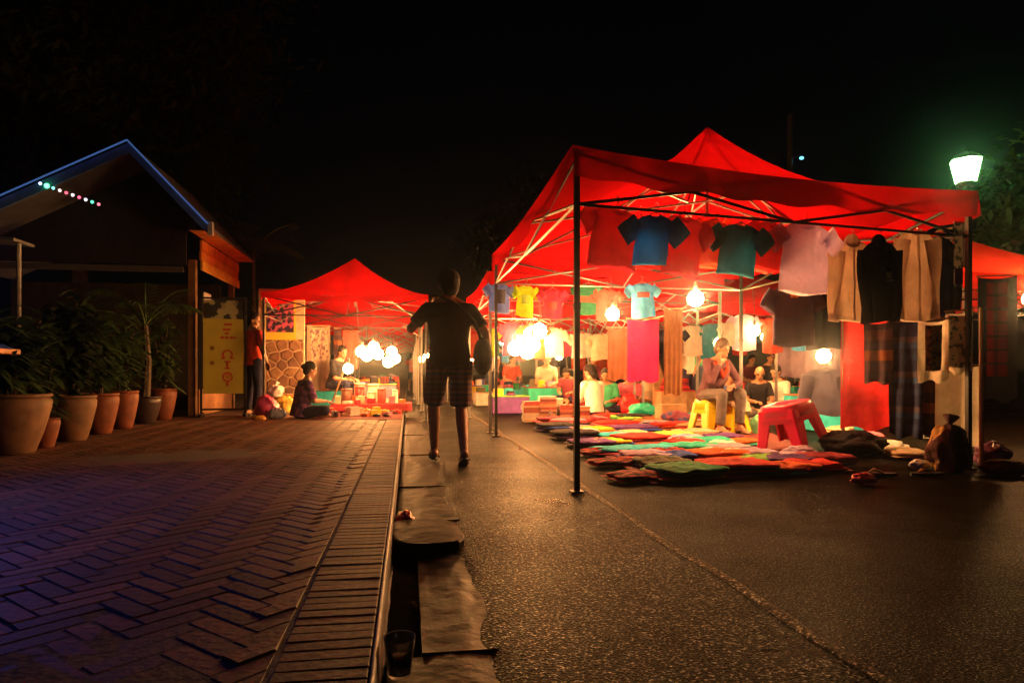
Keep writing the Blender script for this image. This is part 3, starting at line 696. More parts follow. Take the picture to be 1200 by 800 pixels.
# stone wall
wp = P(330, 440, 12.6)
t = thing('stone_wall', 'wall of irregular brown flagstones with pale mortar behind the bags', 'wall', (wp.x, wp.y, PZ), R(4))
WW, WH = .80, 2.25
m = MB(); m.box((0, 0.1, WH / 2), (WW, 0.2, WH)); m.build('mortar', plain('pale_mortar', (0.5, 0.38, 0.25), 0.85), t)
rnd = random.Random(5); seeds = [Vector(((i + .5 * (j % 2) - .3 + rnd.uniform(-.3, .3)) * .2 - .6, (j + rnd.uniform(-.3, .3)) * .17)) for i in range(8) for j in range(9)]
MST = [plain('flagstone_%d' % k, c, .75, .35, 12, .5, .012) for k, c in enumerate([(.16, .08, .05), (.20, .11, .06), (.13, .07, .05)])]
for i, s0 in enumerate(seeds):
    poly = [Vector((-WW / 2 + .01, .02)), Vector((WW / 2 - .01, .02)), Vector((WW / 2 - .01, 1.32)), Vector((-WW / 2 + .01, 1.32))]
    for j, s1 in enumerate(seeds):
        if i == j or (s1 - s0).length > .6: continue
        mid = (s0 + s1) / 2; nn = (s1 - s0).normalized(); mid = mid - nn * .013; out = []
        for k in range(len(poly)):
            p, q2 = poly[k], poly[(k + 1) % len(poly)]; dp, dq = (p - mid).dot(nn), (q2 - mid).dot(nn)
            if dp <= 0: out.append(p)
            if dp * dq < 0: out.append(p + (q2 - p) * (dp / (dp - dq)))
        poly = out
        if len(poly) < 3: break
    if len(poly) < 3: continue
    c = sum(poly, Vector((0, 0))) / len(poly)
    if max((p - c).length for p in poly) < .03: continue
    m = MB(); m.rings([[(p.x, 0.0, p.y) for p in poly], [(p.x, -.012, p.y) for p in poly], [((p.x * .88 + c.x * .12), -.024, (p.y * .88 + c.y * .12)) for p in poly]]); m.build('stone', MST[i % 3], t)
ps = thing('poster', 'yellow bordered poster of a dark mountain with pink flowers above the stones', 'poster', (wp.x - .02, wp.y - .03, PZ + 1.36), R(4))
m = MB(); m.bbox((0, 0, .38), (.56, .012, .86), .002); m.build('border', plain('yellow_print', (.62, .46, .04), .6, .1, 3, 0), ps)
m = MB(); m.grid(1, 1, lambda u, v: (-.24 + .48 * u, -.009, .09 + .58 * v)); pic = m.build('picture', fabric('poster_print', (.03, .02, .05), 0, .4, 5, 0, (.42, .08, .18), 11), ps)
m = MB(); m.grid(10, 1, lambda u, v: (-.24 + .48 * u, -.011, .67 - v * (.10 + .06 * math.sin(u * 5)))); m.build('printed_sky', plain('pale_print', (.45, .38, .30), .6, .1, 3, 0), ps)
m = MB()
for k in range(5): m.box((-.16 + .08 * k, -.008, .75), (.05, .004, .035))
m.build('printed_title', MRT, ps)

# ------------------------------------------------------------------ garments on hangers
def garment(name, label, loc, rz, w_, h_, mat, sleeve=0.15, sang=35, sw=0.13, long=False, pr=None, group=None, hood=False, zip_=None, cat='shirt', seed=None, swing=0):
    """loc: the hook; the garment's front looks along local -Y"""
    sd = random.random() * 90 if seed is None else seed
    t = thing(name, label, cat, loc, rz, group, ry=R(swing))
    top = -0.075; a0 = w_ / 2
    def half(v):                       # half width of the body down its length
        if v < 0.10: return a0 * (0.34 + 0.66 * (v / 0.10) ** 0.55)
        return a0 * (1.0 - 0.07 * math.sin(min(1, (v - .1) / .5) * math.pi) + 0.05 * v)
    def dep(v): return (0.030 + 0.035 * min(1, v * 3)) * (w_ / 0.5)
    def pt(a, v):
        hw, dp = half(v), dep(v); x = hw * math.cos(a); y = dp * math.sin(a)
        wr = 0.020 * v * noise.noise((x * 11 + sd, v * 1.6, sd)) + 0.012 * math.sin(x * 34 + sd) * v
        z = top - v * h_ - 0.02 * (1 - abs(math.cos(a))) * (1 if v < 0.02 else 0) + (0.012 * math.sin(x * 16 + sd) if v > .98 else 0)
        return Vector((x + 0.006 * noise.noise((v * 6, sd, a)), y + wr, z))
    m = MB(); n = 28; vv = [0, .03, .06, .10, .18, .28, .4, .52, .64, .76, .88, 1.0]
    m.rings([[pt(2 * math.pi * j / n, v) for j in range(n)] for v in vv], cap=False)
    body = m.build('body', mat, t, True)
    for sx in (-1, 1):
        m = MB(); L = sleeve; rs = []
        A = Vector((sx * a0 * 0.86, 0, top - 0.07 * h_ - sw * .28)); an = R(sang)
        D = Vector((sx * math.cos(an), 0, -math.sin(an))); U = Vector((sx * math.sin(an), 0, math.cos(an)))
        K = 9 if long else 5
        for k in range(K + 1):
            u = k / K; c = A + D * (L + a0 * .1) * u + Vector((0, 0.015 * math.sin(u * 5 + sd), -0.02 * u * u))
            if long: c += Vector((-sx * 0.05 * u * u, -0.01, 0))
            hw = sw * (0.62 - (0.28 if long else 0.06) * u); dp = 0.028 * (1 + .2 * math.sin(u * 9 + sd))
            rs.append([c + U * hw * math.cos(q) + Vector((0, 1, 0)) * dp * math.sin(q) for q in [2 * math.pi * j / 14 for j in range(14)]])
        m.rings(rs, cap=False); s = m.build('sleeve', mat, t, True)
        if long:
            m = MB(); c = A + D * (L + a0 * .1) + Vector((-sx * .05, -.01, -.02)); m.rings([[c + D * q + U * .046 * math.cos(b) + Vector((0, .026 * math.sin(b), 0)) for b in [2 * math.pi * j / 12 for j in range(12)]] for q in (-.03, .03)], cap=False); m.build('cuff', mat, s, True)
    m = MB(); m.tube([(a0 * .34 * math.cos(b), -.026 * math.sin(b) - .004, top - .012 - .035 * max(0, math.sin(b))) for b in [2 * math.pi * j / 16 for j in range(17)]], .008, 6); m.build('collar', mat, t, True)
    if hood:
        m = MB(); m.ell((0, .02, top - .01), (a0 * .42, .05, .075)); m.build('hood', mat, t, True)
    m = MB(); m.tube([(-a0 * .8, 0, top - .085 * h_), (0, 0, top + .02), (a0 * .8, 0, top - .085 * h_)], .005, 5); m.tube([(0, 0, top + .02), (0, 0, -.03), (.018, 0, -.005), (0, 0, .018), (-.015, 0, .008)], .0035, 5); m.build('hanger', M_GALV, t)
    def patch(nm, x0, x1, v0, v1, pm, off=.005):
        def f(u, v):
            x = x0 + (x1 - x0) * u; q = v0 + (v1 - v0) * v; a = -math.acos(max(-.97, min(.97, x / half(q))))
            p = pt(a, q); return p + Vector((0, -off, 0))
        k = MB(); k.grid(6, 6, f); k.build(nm, pm, body, True)
    for p in pr or []: patch(*p)
    return t
def col_fab(nm, c, tr=.74): return fabric('cloth_' + nm, c, tr)
F = {k: col_fab(k, c) for k, c in dict(crimson=(.66, .02, .06), blue=(.02, .34, .85), red=(.72, .03, .03), orange=(.75, .12, .04), teal=(.04, .32, .46), lilac=(.74, .66, .90), tan=(.62, .53, .44), black=(.015, .017, .025),
    coral=(.62, .13, .09), sky=(.12, .50, .85), peri=(.22, .32, .75), lime=(.62, .80, .02), pink=(.72, .06, .16), green=(.04, .28, .16), navy=(.03, .035, .09), grey=(.28, .27, .35), white=(.72, .70, .66), magenta=(.70, .02, .16), cream=(.62, .50, .38)).items()}
C_BLACKKNIT = fabric('black_knit', (.014, .015, .022), .1)
INK = plain('dark_print', (.03, .03, .06), .8, .3, 20, 0); REDINK = plain('red_print', (.55, .03, .03), .8, .2, 20, 0); WINK = plain('white_print', (.7, .68, .6), .8, .2, 20, 0); GOLDINK = plain('gold_print', (.85, .45, .12), .7, .4, 18, 0)
fr = math.atan2(5.03 - 4.455, 4.60 - 1.118)          # the front bar of the big canopy is turned a little
def hang(px, py, d): return P(px, py, d)
front = [  # (px, top y, depth, width, height, colour, label, swing, turn)
    (724, 237, 5.05, .40, .44, 'crimson', 'crimson t-shirt hanging next to the black corner pole', 6, 12),
    (770, 244, 4.92, .24, .36, 'blue', 'bright blue t-shirt between the two crimson shirts', 8, -30),
    (803, 246, 5.15, .33, .45, 'crimson', 'crimson t-shirt hanging right beside the bright blue one', 5, 10),
    (840, 252, 5.5, .28, .36, 'orange', 'orange red t-shirt between crimson and teal shirts', 4, 15),
    (870, 256, 5.35, .28, .40, 'teal', 'dark teal t-shirt on the front bar of the large canopy', 7, -15),
    (905, 254, 5.5, .30, .38, 'red', 'red t-shirt overlapped by the lilac one', 5, 12),
    (752, 248, 5.75, .30, .42, 'red', 'plain red t-shirt hanging just behind the bright blue one', 4, 8),
    (826, 250, 5.85, .30, .42, 'orange', 'orange t-shirt hanging behind the second crimson shirt', -3, -12),
    (888, 256, 5.8, .30, .40, 'coral', 'coral t-shirt hanging behind the dark teal one', 3, 10),
    (945, 255, 5.45, .40, .56, 'lilac', 'pale lilac t-shirt with a cap tag hanging by the tan hoodie', 3, -5)]
for (px, py, d, ww, hh, cn, lb, swg, tn) in front:
    garment('tee_shirt', lb, hang(px, py - 4, d), fr + R(tn) - .1, ww, hh, F[cn], .13, 38, .14, group='shirts along the front of the large canopy', swing=swg)
garment('hooded_jacket', 'tan zipped hoodie with a red button badge', hang(999, 272, 5.62), fr - R(24), .29, .66, F['tan'], .52, 82, .12, True, [('zip', -.006, .006, .08, .99, WINK), ('badge', .03, .075, .12, .18, REDINK)], hood=True, cat='jacket')
garment('hooded_jacket', 'black hoodie with a small orange and white chest emblem', hang(1031, 272, 5.42), fr - R(16), .27, .64, C_BLACKKNIT, .50, 85, .11, True, [('emblem', .035, .085, .38, .46, GOLDINK), ('emblem_letters', .03, .095, .475, .50, WINK)], hood=True, cat='jacket')
garment('knit_jacket', 'tan long sleeved jacket hanging beside the black hoodie', hang(1073, 258, 5.55), fr - R(14), .30, .74, F['tan'], .58, 83, .12, True, [('button_strip', -.012, .012, .08, .99, F['cream'])], cat='jacket')
garment('dark_jacket', 'dark jacket hanging half hidden behind the tan jacket', hang(1098, 268, 5.85), fr - R(30), .26, .68, F['navy'], .5, 82, .12, True, cat='jacket')
second = [
    (587, 330, 8.85, .27, .37, 'peri', 'periwinkle blue child shirt with dark print on the second bar', [('print', -.07, .07, .2, .7, INK)]),
    (617, 332, 8.9, .22, .40, 'lime', 'lime yellow shirt over the dazzling bulb cluster', [('print', -.05, .05, .3, .6, plain('green_print', (.25, .4, .02), .8))]),
    (648, 336, 8.9, .25, .38, 'pink', 'pinkish red shirt between the lime and green shirts', [('print', -.06, .06, .45, .7, REDINK)]),
    (690, 330, 9.0, .28, .40, 'green', 'green shirt with a coral chest band behind the black pole', [('band', -.13, .13, .42, .62, F['coral'])]),
    (712, 336, 9.0, .28, .42, 'coral', 'coral shirt lit from behind by a bulb', []),
    (752, 329, 8.7, .31, .44, 'sky', 'sky blue shirt with a dark red box print', [('print_frame', -.085, .085, .26, .42, INK), ('print', -.075, .075, .28, .40, REDINK, .008)])]
for (px, py, d, ww, hh, cn, lb, pr) in second:
    garment('child_shirt', lb, hang(px, py - 4, d), R(-4 + random.uniform(-10, 10)), ww, hh, F[cn], .09, 35, .11, pr=pr, group='small bright shirts on the second bar', swing=random.uniform(-4, 6))
garment('dark_dress', 'dark grey violet long shirt hanging below the lilac t-shirt', hang(930, 325, 6.9), R(-6), .42, .62, fabric('cloth_dusk', (.10, .08, .15), .25), .16, 55, .15, cat='shirt', pr=[('emblem', -.05, .03, .12, .22, GOLDINK)])
garment('dark_dress', 'black long shirt hanging behind the tan hoodie', hang(968, 318, 7.0), R(-10), .40, .72, F['black'], .16, 60, .15, cat='shirt')
garment('grey_jacket', 'grey jacket hanging low under the bulb by the red cloth', hang(967, 424, 7.6), R(-12), .40, .52, F['grey'], .45, 72, .15, True, cat='jacket')

# flat hanging cloths on rails
def cloth(name, label, p0, p1, drop, mat, folds=5, amp=.02, cat='cloth', group=None, border=None, sag=0.02):
    """cloth hung from the line p0-p1"""
    p0, p1 = Vector(p0), Vector(p1); mid = (p0 + p1) / 2; base = Vector((mid.x, mid.y, mid.z - drop)); d = (p1 - p0); nrm = Vector((d.y, -d.x, 0)).normalized(); s0 = random.random() * 60
    t = thing(name, label, cat, base, 0, group); L = d.length
    def pt(u, v):
        p = p0.lerp(p1, u); a = amp * (0.3 + v)
        return p - base + nrm * (a * math.sin(u * folds * 6.28 + s0 + v) + a * .7 * noise.noise((u * 5, v * 3, s0))) + Vector((0, 0, -v * drop + (.02 * math.sin(u * 9 + s0) if v == 1 else 0) - sag * math.sin(math.pi * u)))
    m = MB(); m.grid(30, 14, pt); b = m.build('cloth_sheet', mat, t, True)
    m = MB(); m.tube([p0.lerp(p1, -.04) - base + Vector((0, 0, .008)), p1.lerp(p0, -.04) - base + Vector((0, 0, .008))], .009, 6); m.build('rail', M_WOOD, t)
    if border:
        (u0, u1, v0, v1, bm) = border
        m = MB(); m.grid(14, 12, lambda u, v: pt(u0 + (u1 - u0) * u, v0 + (v1 - v0) * v) + nrm * .006); m.build('pattern_panel', bm, b, True)
    return t
M_IKAT = banded('woven_blue', [(.02, .03, .09), (.03, .05, .14), (.02, .03, .09), (.04, .09, .22), (.10, .08, .12), (.02, .03, .09)], 2, 3.2, (.5, .5, .6))
M_IKAT2 = banded('woven_brown', [(.05, .03, .05), (.08, .04, .05), (.30, .10, .03), (.06, .03, .05), (.11, .05, .05)], 2, 2.1, (.6, .5, .5))
M_CHECK = banded('red_black_check', [(.55, .02, .04), (.50, .02, .03), (.56, .02, .04), (.16, .01, .02), (.55, .02, .04), (.48, .02, .04)], 2, 8, (.5, .4, .4))
M_GOLD = fabric('gold_brocade', (.32, .17, .02), 0, .4, 20, .4, (.10, .05, .01), 26)
M_LEAFP = fabric('leaf_print', (.50, .46, .34), .1, .2, 6, .3, (.06, .10, .08), 16)
cloth('red_cloth', 'plain bright red cloth wall behind the black bag', P(985, 372, 6.9), P(1045, 368, 6.6), 1.10, F['red'], 2, .012)
cloth('woven_skirt', 'dark woven skirt with orange bands hanging over the red cloth', P(1012, 378, 6.4), P(1046, 376, 6.2), .55, M_IKAT2, 2, .012, 'skirt')
cloth('woven_skirt', 'long blue woven skirt hanging beside the red cloth', P(1042, 378, 6.25), P(1082, 376, 6.0), 1.02, M_IKAT, 2, .015, 'skirt')
cloth('woven_skirt', 'brownish blue woven skirt hanging behind the gold patterned scarf', P(1066, 402, 6.3), P(1100, 400, 6.2), .84, M_IKAT2, 2, .015, 'skirt')
cloth('scarf', 'cream scarf with a gold brocade panel', P(1076, 376, 5.75), P(1112, 374, 5.7), .50, F['cream'], 1.2, .02, 'scarf', border=(.22, .78, .05, .82, M_GOLD))
cloth('scarf', 'cream scarf printed with dark green leaves beside the brocade one', P(1108, 366, 5.75), P(1140, 364, 5.65), .50, F['cream'], 1, .015, 'scarf', border=(.1, .92, .03, .90, M_LEAFP))
cloth('white_sheet', 'long cream sheet hanging behind the corner pole and the sack', P(1096, 430, 5.95), P(1152, 428, 5.8), .66, F['cream'], 2, .02, 'sheet')
cloth('black_sheet', 'black cloth with a red checked panel hanging past the corner pole', P(1146, 325, 6.3), P(1192, 323, 6.2), 1.12, C_BLACKKNIT, 1.2, .01, 'cloth', border=(.22, .78, .03, .80, M_CHECK))
cloth('beaded_strap', 'narrow embroidered strap with a purple tassel by the corner pole', P(1118, 262, 5.6), P(1128, 262, 5.6), .50, M_LEAFP, .5, .004, 'strap', border=(.05, .95, .7, .98, fabric('purple_tassel', (.12, .03, .22), 0)))
cloth('blue_bead_string', 'dark blue string of beads under the corner of the large canopy', P(1098, 272, 6.0), P(1116, 268, 5.9), .36, fabric('dark_blue_beads', (.02, .03, .10), 0, .4, 30), 3, .01, 'beads')
cloth('red_cloth', 'long red cloth hanging right under the sky blue shirt', P(735, 374, 8.95), P(772, 374, 8.9), .80, F['magenta'], 1.5, .01)
cloth('brown_cloth', 'brown cloth hanging beside the long red cloth', P(712, 384, 9.6), P(736, 384, 9.6), .72, fabric('cloth_brown', (.30, .12, .06), .3), 2, .02)
cloth('lilac_sheet', 'dusky lilac sheet hanging as a back wall behind the grey jacket', P(912, 352, 13.5), P(1010, 352, 12.2), 1.5, fabric('dusk_lilac', (.22, .16, .24), .2), 6, .03, 'sheet')
cloth('blue_pennant', 'bright blue and white cloth hung beside the bulb and red cloth', P(970, 375, 8.2), P(981, 375, 8.1), .22, F['sky'], 1, .01, 'cloth')
cloth('bamboo_blind', 'brown bamboo blind hanging behind the leaning board', P(778, 362, 9.7), P(800, 362, 9.7), 1.2, fabric('blind', (.22, .11, .05), .2), 4, .008, 'blind')
# posts of the cloth rack
for (px, d, py0) in ((988, 6.9, 365), (1150, 5.75, 360)):
    p = P(px, py0, d); m = MB(); m.tube([(0, 0, .012), (0, 0, p.z)], .018, 7); o = m.build('rack_post', M_WOOD, None, False, (p.x, p.y, 0))
    tag(o, 'wooden rack post %s' % ('holding the bright red cloth wall' if px < 1000 else 'between the cream sheet and the black checked cloth'), 'post')
# leaning board and bamboo
p = G(778, 482); m = MB(); m.grid(6, 16, lambda u, v: ((u - .5) * (.09 + .22 * math.sin(math.pi * (1 - v) ** 1.3) * 1.0) + .16 * (1 - v) - .16, .22 * v, 1.32 * v + .01))
o = m.build('leaning_board', M_WOOD, None, True, (p.x, p.y, .012)); so = o.modifiers.new('thick', 'SOLIDIFY'); so.thickness = .02; tag(o, 'tapered pale board leaning up beside the long red cloth', 'board')

# ------------------------------------------------------------------ the spread of folded clothes
mat_m = MB(); a, b, c, d_ = G(764, 567, .012), G(1000, 552, .012), G(840, 478, .012), G(636, 492, .012)
def mp(u, v):
    p = a.lerp(b, u).lerp(d_.lerp(c, u), v); return Vector((p.x, p.y, .018 + .006 * noise.noise((p.x * 6, p.y * 6, 0))))
mat_m.grid(30, 30, mp)
tag(mat_m.build('ground_mat', fabric('mat_cloth', (.16, .03, .03), 0, .3, 8), None, True), 'dark red ground mat spread under the folded clothes', 'mat')
def ridge(p): return 1 - 2 * abs(noise.noise(p))
def bundle(name, label, loc, rz, lx, ly, h, mat, mat2=None, group=None, layers=3, cat='clothes'):
    """a stack of folded garments: soft rectangular layers with creases and slipping edges"""
    t = thing(name, label, cat, loc, rz, group); z = 0; layers = max(2, min(5, round(h / .022)))
    for k in range(layers):
        hh = h / layers; s0 = random.random() * 99; e = 1 - .03 * k + random.uniform(-.06, .04); sh = Vector((random.uniform(-.03, .03), random.uniform(-.03, .03), 0)); tw_ = random.uniform(-.12, .12)
        m = MB(); N = 36; lastk = k == layers - 1
        def out(an, r, zz):
            cx, sx = math.cos(an), math.sin(an); q = (abs(cx) ** 9 + abs(sx) ** 9) ** (-1 / 9)
            x = cx * q * lx / 2 * r * e; yv = sx * q * ly / 2 * r * e; wv = 1 + .07 * noise.noise((cx * 2.5 + s0, sx * 2.5, zz * 3))
            return Vector(((x - yv * tw_) * wv, (yv + x * tw_) * wv, zz)) + sh
        def zt(r, an):
            p = out(an, r, 0); a_ = (1 if lastk else .2)
            return z + hh + a_ * (.026 * ridge((p.x * 5 + s0, p.y * 7, 0)) * (.25 + .75 * (1 - r)) + .010 * ridge((p.x * 16, p.y * 13, s0)) + .012 * noise.noise((p.x * 9, p.y * 9, s0))) - (.012 * r ** 6)
        rs = [[out(2 * math.pi * j / N, .95, z + .002) for j in range(N)], [out(2 * math.pi * j / N, 1.0, z + hh * .5) for j in range(N)]]
        for r in ((.97, .86, .72, .56, .4, .22, .03) if lastk else (.97, .8, .05)): rs.append([(lambda an: Vector((*out(an, r, 0).xy, zt(r, an))))(2 * math.pi * j / N) for j in range(N)])
        m.rings(rs); m.build('fold', mat if lastk or not mat2 or k % 3 == 1 else mat2, t, True); z += hh * .93
    return t
FC = {k: fabric('stock_' + k, c, 0, .22, 7, .7) for k, c in dict(red=(.62, .03, .025), orange=(.68, .12, .02), green=(.03, .30, .10), olive=(.10, .11, .06), cyan=(.03, .45, .55), teal=(.02, .40, .30), purple=(.12, .05, .22), blue=(.03, .08, .42), yellow=(.72, .50, .03), pink=(.70, .16, .22),
    black=(.02, .018, .022), grey=(.28, .27, .36), lilac=(.42, .32, .50), lime=(.20, .52, .08), brown=(.22, .10, .06), white=(.70, .64, .58), maroon=(.25, .02, .04), sand=(.52, .36, .22)).items()}
FC['redcheck'] = banded('stock_redcheck', [(.5, .03, .02), (.10, .01, .02), (.55, .05, .02), (.04, .01, .03)], 1, 9, (.5, .2, .2))
stock = [ # px, py, colour, under colour, length, width, height
    (800, 556, 'green', 'olive', .46, .30, .12), (865, 551, 'red', 'black', .50, .30, .13), (918, 550, 'orange', 'black', .44, .22, .08), (955, 547, 'red', 'maroon', .34, .22, .08),
    (752, 558, 'redcheck', 'redcheck', .42, .20, .05), (722, 542, 'redcheck', 'red', .42, .20, .05), (703, 530, 'redcheck', 'maroon', .40, .18, .05), (776, 545, 'olive', 'purple', .38, .28, .10),
    (843, 536, 'orange', 'red', .50, .30, .11), (900, 540, 'lime', 'orange', .36, .22, .07), (795, 536, 'blue', 'purple', .34, .26, .08), (758, 536, 'lilac', 'purple', .36, .26, .09),
    (940, 537, 'lilac', 'white', .30, .22, .07), (725, 528, 'cyan', 'blue', .46, .26, .07), (765, 527, 'cyan', 'teal', .48, .26, .07), (812, 526, 'teal', 'cyan', .56, .28, .09), (855, 527, 'grey', 'lilac', .44, .26, .08), (885, 532, 'black', 'purple', .32, .24, .06), (826, 519, 'teal', 'green', .5, .25, .09),
    (690, 520, 'purple', 'black', .42, .26, .08), (710, 519, 'yellow', 'blue', .42, .26, .07), (750, 514, 'red', 'maroon', .52, .30, .09), (786, 511, 'lime', 'green', .42, .26, .08), (720, 511, 'cyan', 'blue', .40, .24, .06), (815, 509, 'sand', 'brown', .44, .26, .10), (845, 513, 'purple', 'grey', .34, .24, .07),
    (672, 511, 'black', 'purple', .46, .28, .12), (655, 503, 'black', 'blue', .46, .28, .14), (695, 505, 'yellow', 'orange', .46, .26, .08), (745, 503, 'purple', 'blue', .50, .28, .09), (790, 499, 'red', 'orange', .56, .28, .08), (765, 495, 'orange', 'red', .46, .26, .08), (722, 497, 'red', 'pink', .52, .28, .08),
    (665, 496, 'pink', 'black', .50, .30, .12), (690, 492, 'pink', 'red', .5, .30, .10), (715, 489, 'red', 'maroon', .5, .3, .10), (648, 495, 'maroon', 'black', .46, .3, .14), (742, 490, 'black', 'brown', .5, .3, .12), (672, 487, 'sand', 'white', .5, .3, .08), (640, 489, 'black', 'purple', .5, .3, .12)]
CN = dict(red='bright red', orange='orange', green='dark green', cyan='cyan', teal='teal', purple='purple', blue='blue', yellow='yellow', pink='pink', black='black', grey='grey', lilac='pale lilac', lime='lime green', redcheck='red checked', olive='olive', sand='sand coloured', maroon='maroon', white='white', brown='brown')
cnt = {}
for s in stock: cnt[(s[2], s[3])] = cnt.get((s[2], s[3]), 0) + 1
for (px, py, c1, c2, lx, ly, h) in stock:
    g0 = G(px, py, .03)
    lb = 'stack of folded %s cloth%s in the ground display' % (CN[c1], '' if c1 == c2 else ' over %s' % CN[c2])
    bundle('folded_clothes', lb, (g0.x, g0.y, .024), R(random.uniform(-12, 12)) + .1, lx * 1.25, ly * 1.5, h * .6, FC[c1], FC[c2], 'folded clothes on the ground mat')

# ------------------------------------------------------------------ people
def V(*a): return Vector(a)
def pose_base(kind):
    if kind == 'stand':
        J = dict(pel=V(0, 0, .93), chest=V(0, 0, 1.26), neck=V(0, 0, 1.42), head=V(0, .03, 1.57), hip=.085, kn=[V(-.10, .03, .49), V(.10, .03, .49)], an=[V(-.11, -.02, .085), V(.11, -.02, .085)],
                 el=[V(-.25, -.03, 1.12), V(.25, -.03, 1.12)], wr=[V(-.25, .08, .88), V(.25, .08, .88)])
    elif kind == 'walk':
        J = dict(pel=V(0, 0, .93), chest=V(0, .03, 1.26), neck=V(0, .04, 1.42), head=V(0, .08, 1.57), hip=.085, kn=[V(-.10, .10, .50), V(.09, .08, .49)], an=[V(-.11, .16, .09), V(.09, -.20, .12)],
                 el=[V(-.30, .05, 1.18), V(.27, -.05, 1.13)], wr=[V(-.22, .25, 1.36), V(.30, .05, .92)])
    elif kind == 'stool':
        J = dict(pel=V(0, 0, .52), chest=V(0, .10, .83), neck=V(0, .15, .98), head=V(0, .21, 1.12), hip=.09, kn=[V(-.15, .42, .52), V(.15, .40, .52)], an=[V(-.14, .40, .09), V(.14, .36, .09)],
                 el=[V(-.23, .20, .62), V(.23, .20, .62)], wr=[V(-.12, .40, .60), V(.12, .40, .60)])
    else:
        J = dict(pel=V(0, 0, .12), chest=V(0, .07, .45), neck=V(0, .11, .60), head=V(0, .16, .75), hip=.09, kn=[V(-.32, .28, .13), V(.32, .28, .13)], an=[V(.10, .36, .065), V(-.10, .42, .065)],
                 el=[V(-.22, .14, .27), V(.22, .14, .27)], wr=[V(-.12, .36, .26), V(.12, .36, .26)])
    J['sh'] = [J['chest'] + V(-.17, 0, .09), J['chest'] + V(.17, 0, .09)]
    J['look'] = (0, 0); J['toe'] = [V(0, 1, 0), V(0, 1, 0)]
    return J
def frame(up, right):
    z = up.normalized(); y = z.cross(right).normalized(); x = y.cross(z).normalized(); return x, y
def loft(m, secs, right, n=16):
    """secs: (centre, half width, half depth)"""
    rs = []
    for k, (c, a, b) in enumerate(secs):
        up = secs[min(k + 1, len(secs) - 1)][0] - secs[max(k - 1, 0)][0]; x, y = frame(up, right)
        rs.append([c + x * a * math.cos(q) + y * b * math.sin(q) for q in [2 * math.pi * j / n for j in range(n)]])
    m.rings(rs)
def fingers(m, wr, d, nrm, sg, curl, fine):
    d = d.normalized(); nrm = (nrm - d * nrm.dot(d)).normalized(); s = d.cross(nrm) * sg
    pc = wr + d * .045
    for k in range(4):
        m.cap(wr + s * (.012 - .008 * k) + d * .01, wr + d * .085 + s * (.030 - .020 * k), .015, .013, 8)
    for k, L in enumerate((.068, .078, .072, .056)):
        b = wr + d * .086 + s * (.031 - .0205 * k); a = curl
        p1 = b + (d * math.cos(a * .5) + nrm * math.sin(a * .5)) * L * .48; p2 = p1 + (d * math.cos(a * 1.4) + nrm * math.sin(a * 1.4)) * L * .52
        m.cap(b, p1, .0095, .009, 7); m.cap(p1, p2, .009, .0075, 7)
    b = wr + d * .022 + s * .024; p1 = b + (d * .62 + s * .7 + nrm * .25).normalized() * .042; p2 = p1 + (d * .85 + s * .2 + nrm * .35 * curl).normalized() * .034
    m.cap(b, p1, .0125, .011, 7); m.cap(p1, p2, .011, .0085, 7)
